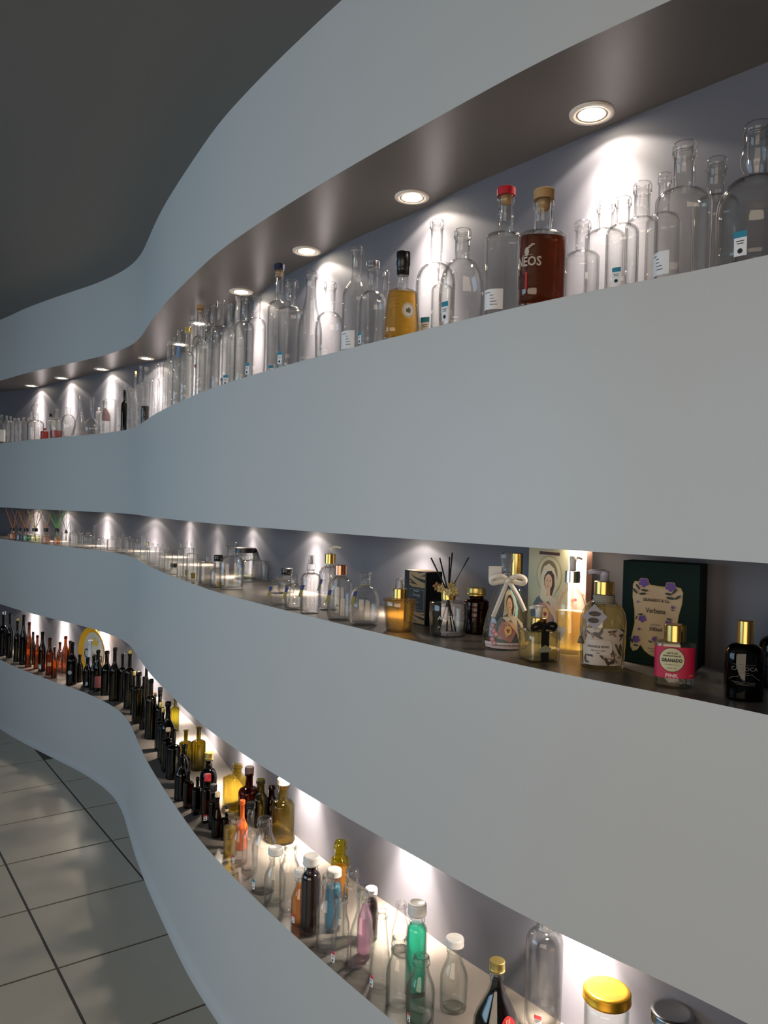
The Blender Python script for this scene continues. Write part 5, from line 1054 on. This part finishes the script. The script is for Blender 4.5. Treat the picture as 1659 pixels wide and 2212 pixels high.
# clear acrylic block
A = on_plane(1503, 1471, Z['F2']); Bq = on_plane(1563, 1479, Z['F2'])
ang_ = math.atan2(Bq.y - A.y, Bq.x - A.x); bt = tag(empty('display_block', (A.x, A.y, Z['F2']), ang_), 'low clear acrylic block between the pink-labelled and the dark brown bottles', 'block')
bm = bmesh.new(); box(bm, 0, (Bq - A).length, 0, 0.05, 0, 0.018); bmesh.ops.bevel(bm, geom=bm.edges[:], offset=0.001, segments=2, affect='EDGES'); link('acrylic_slab', bm, G['clear'], bt, smooth=False)
bm = bmesh.new(); box(bm, 0.002, (Bq - A).length - 0.002, 0.002, 0.048, 0.0181, 0.0184); link('top_plate', bm, ink((92, 92, 92)), bt, smooth=False)
# round metal tray leaning on the back wall of the bottom niche
p = at_depth(199, 0.215, Z['F3']); d_, n_, i_ = front_info(p.x, p.y); TR = 0.158
tr = tag(empty('round_tray', (p.x, p.y, Z['F3'] + TR + 0.001), math.atan2(n_.y, n_.x) - PI / 2), 'round yellow-rimmed metal tray with dark lettering leaning on the back wall', 'tray')
def diskr(secs, mat, nm, par):                       # turned about the tray's own axis (local Y)
    bm = bmesh.new(); vs = rings(bm, [(z, r_, r_, 2) for z, r_ in secs], 48, True, True); bmesh.ops.rotate(bm, verts=bm.verts, cent=(0, 0, 0), matrix=Matrix.Rotation(PI / 2, 3, 'X')); return sharp(link(nm, bm, mat, par))
diskr([(-0.010, TR * 0.80), (-0.008, TR * 0.82), (0.012, TR * 0.98), (0.014, TR), (0.012, TR), (-0.006, TR * 0.84)][:1] + [(-0.010, TR * 0.82), (0.010, TR * 0.99), (0.013, TR), (0.013, TR * 0.985), (-0.004, TR * 0.80)], paint('tray_yellow', (240, 176, 40), 0.3), 'rim', tr)
bm = bmesh.new(); vv = [bm.verts.new((x, -(-0.0035), z)) for x, z in disc(0, 0, TR * 0.79, TR * 0.79, 48)]; 
for v in vv: v.co.y = 0.0035 - 0.0005
bm.faces.new(vv); link('dish', bm, paint('tray_white', (206, 200, 188), 0.35), tr, smooth=False)
bm = bmesh.new(); vs_, fs_ = text_geo('Corona', 0.085, 0.85, 0.0012); q = [bm.verts.new((x, 0.0022, y - 0.02)) for x, y in vs_]
for f_ in fs_: bm.faces.new([q[i] for i in f_])
link('tray_lettering', bm, ink((70, 60, 50)), tr, smooth=False)
bm = bmesh.new(); crown = [(-0.04, 0), (-0.048, 0.045), (-0.022, 0.02), (0, 0.055), (0.022, 0.02), (0.048, 0.045), (0.04, 0)]; bm.faces.new([bm.verts.new((x + 0.01, 0.0022, z + 0.045)) for x, z in crown]); link('tray_emblem', bm, ink((214, 176, 70)), tr, smooth=False)

FIXED = [  # plan circles that the bottles keep clear of: (shelf, x, y, r)
]
def keep(root, w, dpt, sh):
    a = root.rotation_euler.z; n = max(2, int(w / dpt) + 1)
    for k in range(n):
        x = (k + 0.5) * w / n; y = dpt / 2; FIXED.append((sh, root.location.x + math.cos(a) * x - math.sin(a) * y, root.location.y + math.sin(a) * x + math.cos(a) * y, max(dpt, w / n) / 2 * 1.15))
keep(gt, gw, 0.052, 2); keep(st, sw, 0.052, 2); keep(bt, (Bq - A).length, 0.05, 2); keep(mt, mw, 0.022, 2); keep(pt_, pw_, 0.02, 2)
for k in range(5): FIXED.append((3, tr.location.x + (-0.12 + 0.06 * k) * math.cos(tr.rotation_euler.z), tr.location.y + (-0.12 + 0.06 * k) * math.sin(tr.rotation_euler.z), 0.03))
real = len(ITEMS)
for sh, x, y, r in FIXED: ITEMS.append(dict(shelf=sh, fixed=True, p=Vector((x, y)), r=r))
_fp = first_place
def first_place(it):
    if not it.get('fixed'): _fp(it)
def settle():
    """nudge neighbours apart along the line of sight, keeping each on its shelf"""
    for it in ITEMS: first_place(it)
    for rep in range(300):
        moved = 0
        for it in ITEMS:
            if not it.get('fixed'): it['r'] = it['w'] / 2 * it['p'].y / FPX
            it['rr'] = it['r'] * it.get('fat', 1.16 if not it.get('fixed') and K[it['kind']][5] > 5 and it.get('flat', 1) == 1 else 1.0)
        for i, a in enumerate(ITEMS):
            for b in ITEMS[i + 1:]:
                if a['shelf'] != b['shelf'] or (a.get('fixed') and b.get('fixed')): continue
                d = b['p'] - a['p']; need = a['rr'] + b['rr'] + 0.0015
                if abs(d.x) > need or abs(d.y) > need or d.length >= need: continue
                moved += 1; L_ = d.length
                dirn = d.normalized() if L_ > 1e-5 else Vector((0, 1)); v = ((a['p'] + b['p']) * 0.5).normalized(); s = 1 if dirn.dot(v) >= 0 else -1
                mv = (v * s * 0.55 + dirn * 0.45) * (need - L_) * 0.6
                fa, fb = (0, 2) if a.get('fixed') else (2, 0) if b.get('fixed') else (1, 1)
                a['p'] -= mv * fa * 0.9; b['p'] += mv * fb * 0.9
        for it in ITEMS:
            if it.get('fixed'): continue
            d, n, i = front_info(it['p'].x, it['p'].y); m = it['rr'] + 0.004
            if d < m: it['p'] += n * (m - d)
            bd = back_dist(it['p'].x, it['p'].y)
            if bd < m: it['p'] -= n * (m - bd)
        if not moved: break
settle()
ITEMS = ITEMS[:real]
WHERE = {1: 'top', 2: 'middle', 3: 'bottom'}
GRP = {1: 'bottles along the top shelf', 2: 'perfume bottles and jars along the middle shelf', 3: 'bottles along the bottom shelf'}
for sh in (1, 2, 3):
    row = sorted([it for it in ITEMS if it['shelf'] == sh], key=lambda it: it['x'])
    for k, it in enumerate(row):
        it['group'] = GRP[sh]
        if it['label'].startswith('='): it['label'] = it['label'][1:]
        else: it['label'] = '%s, %s from the left on the %s shelf' % (it['label'], ordn(k + 1), WHERE[sh])
for it in ITEMS: finish_item(it)
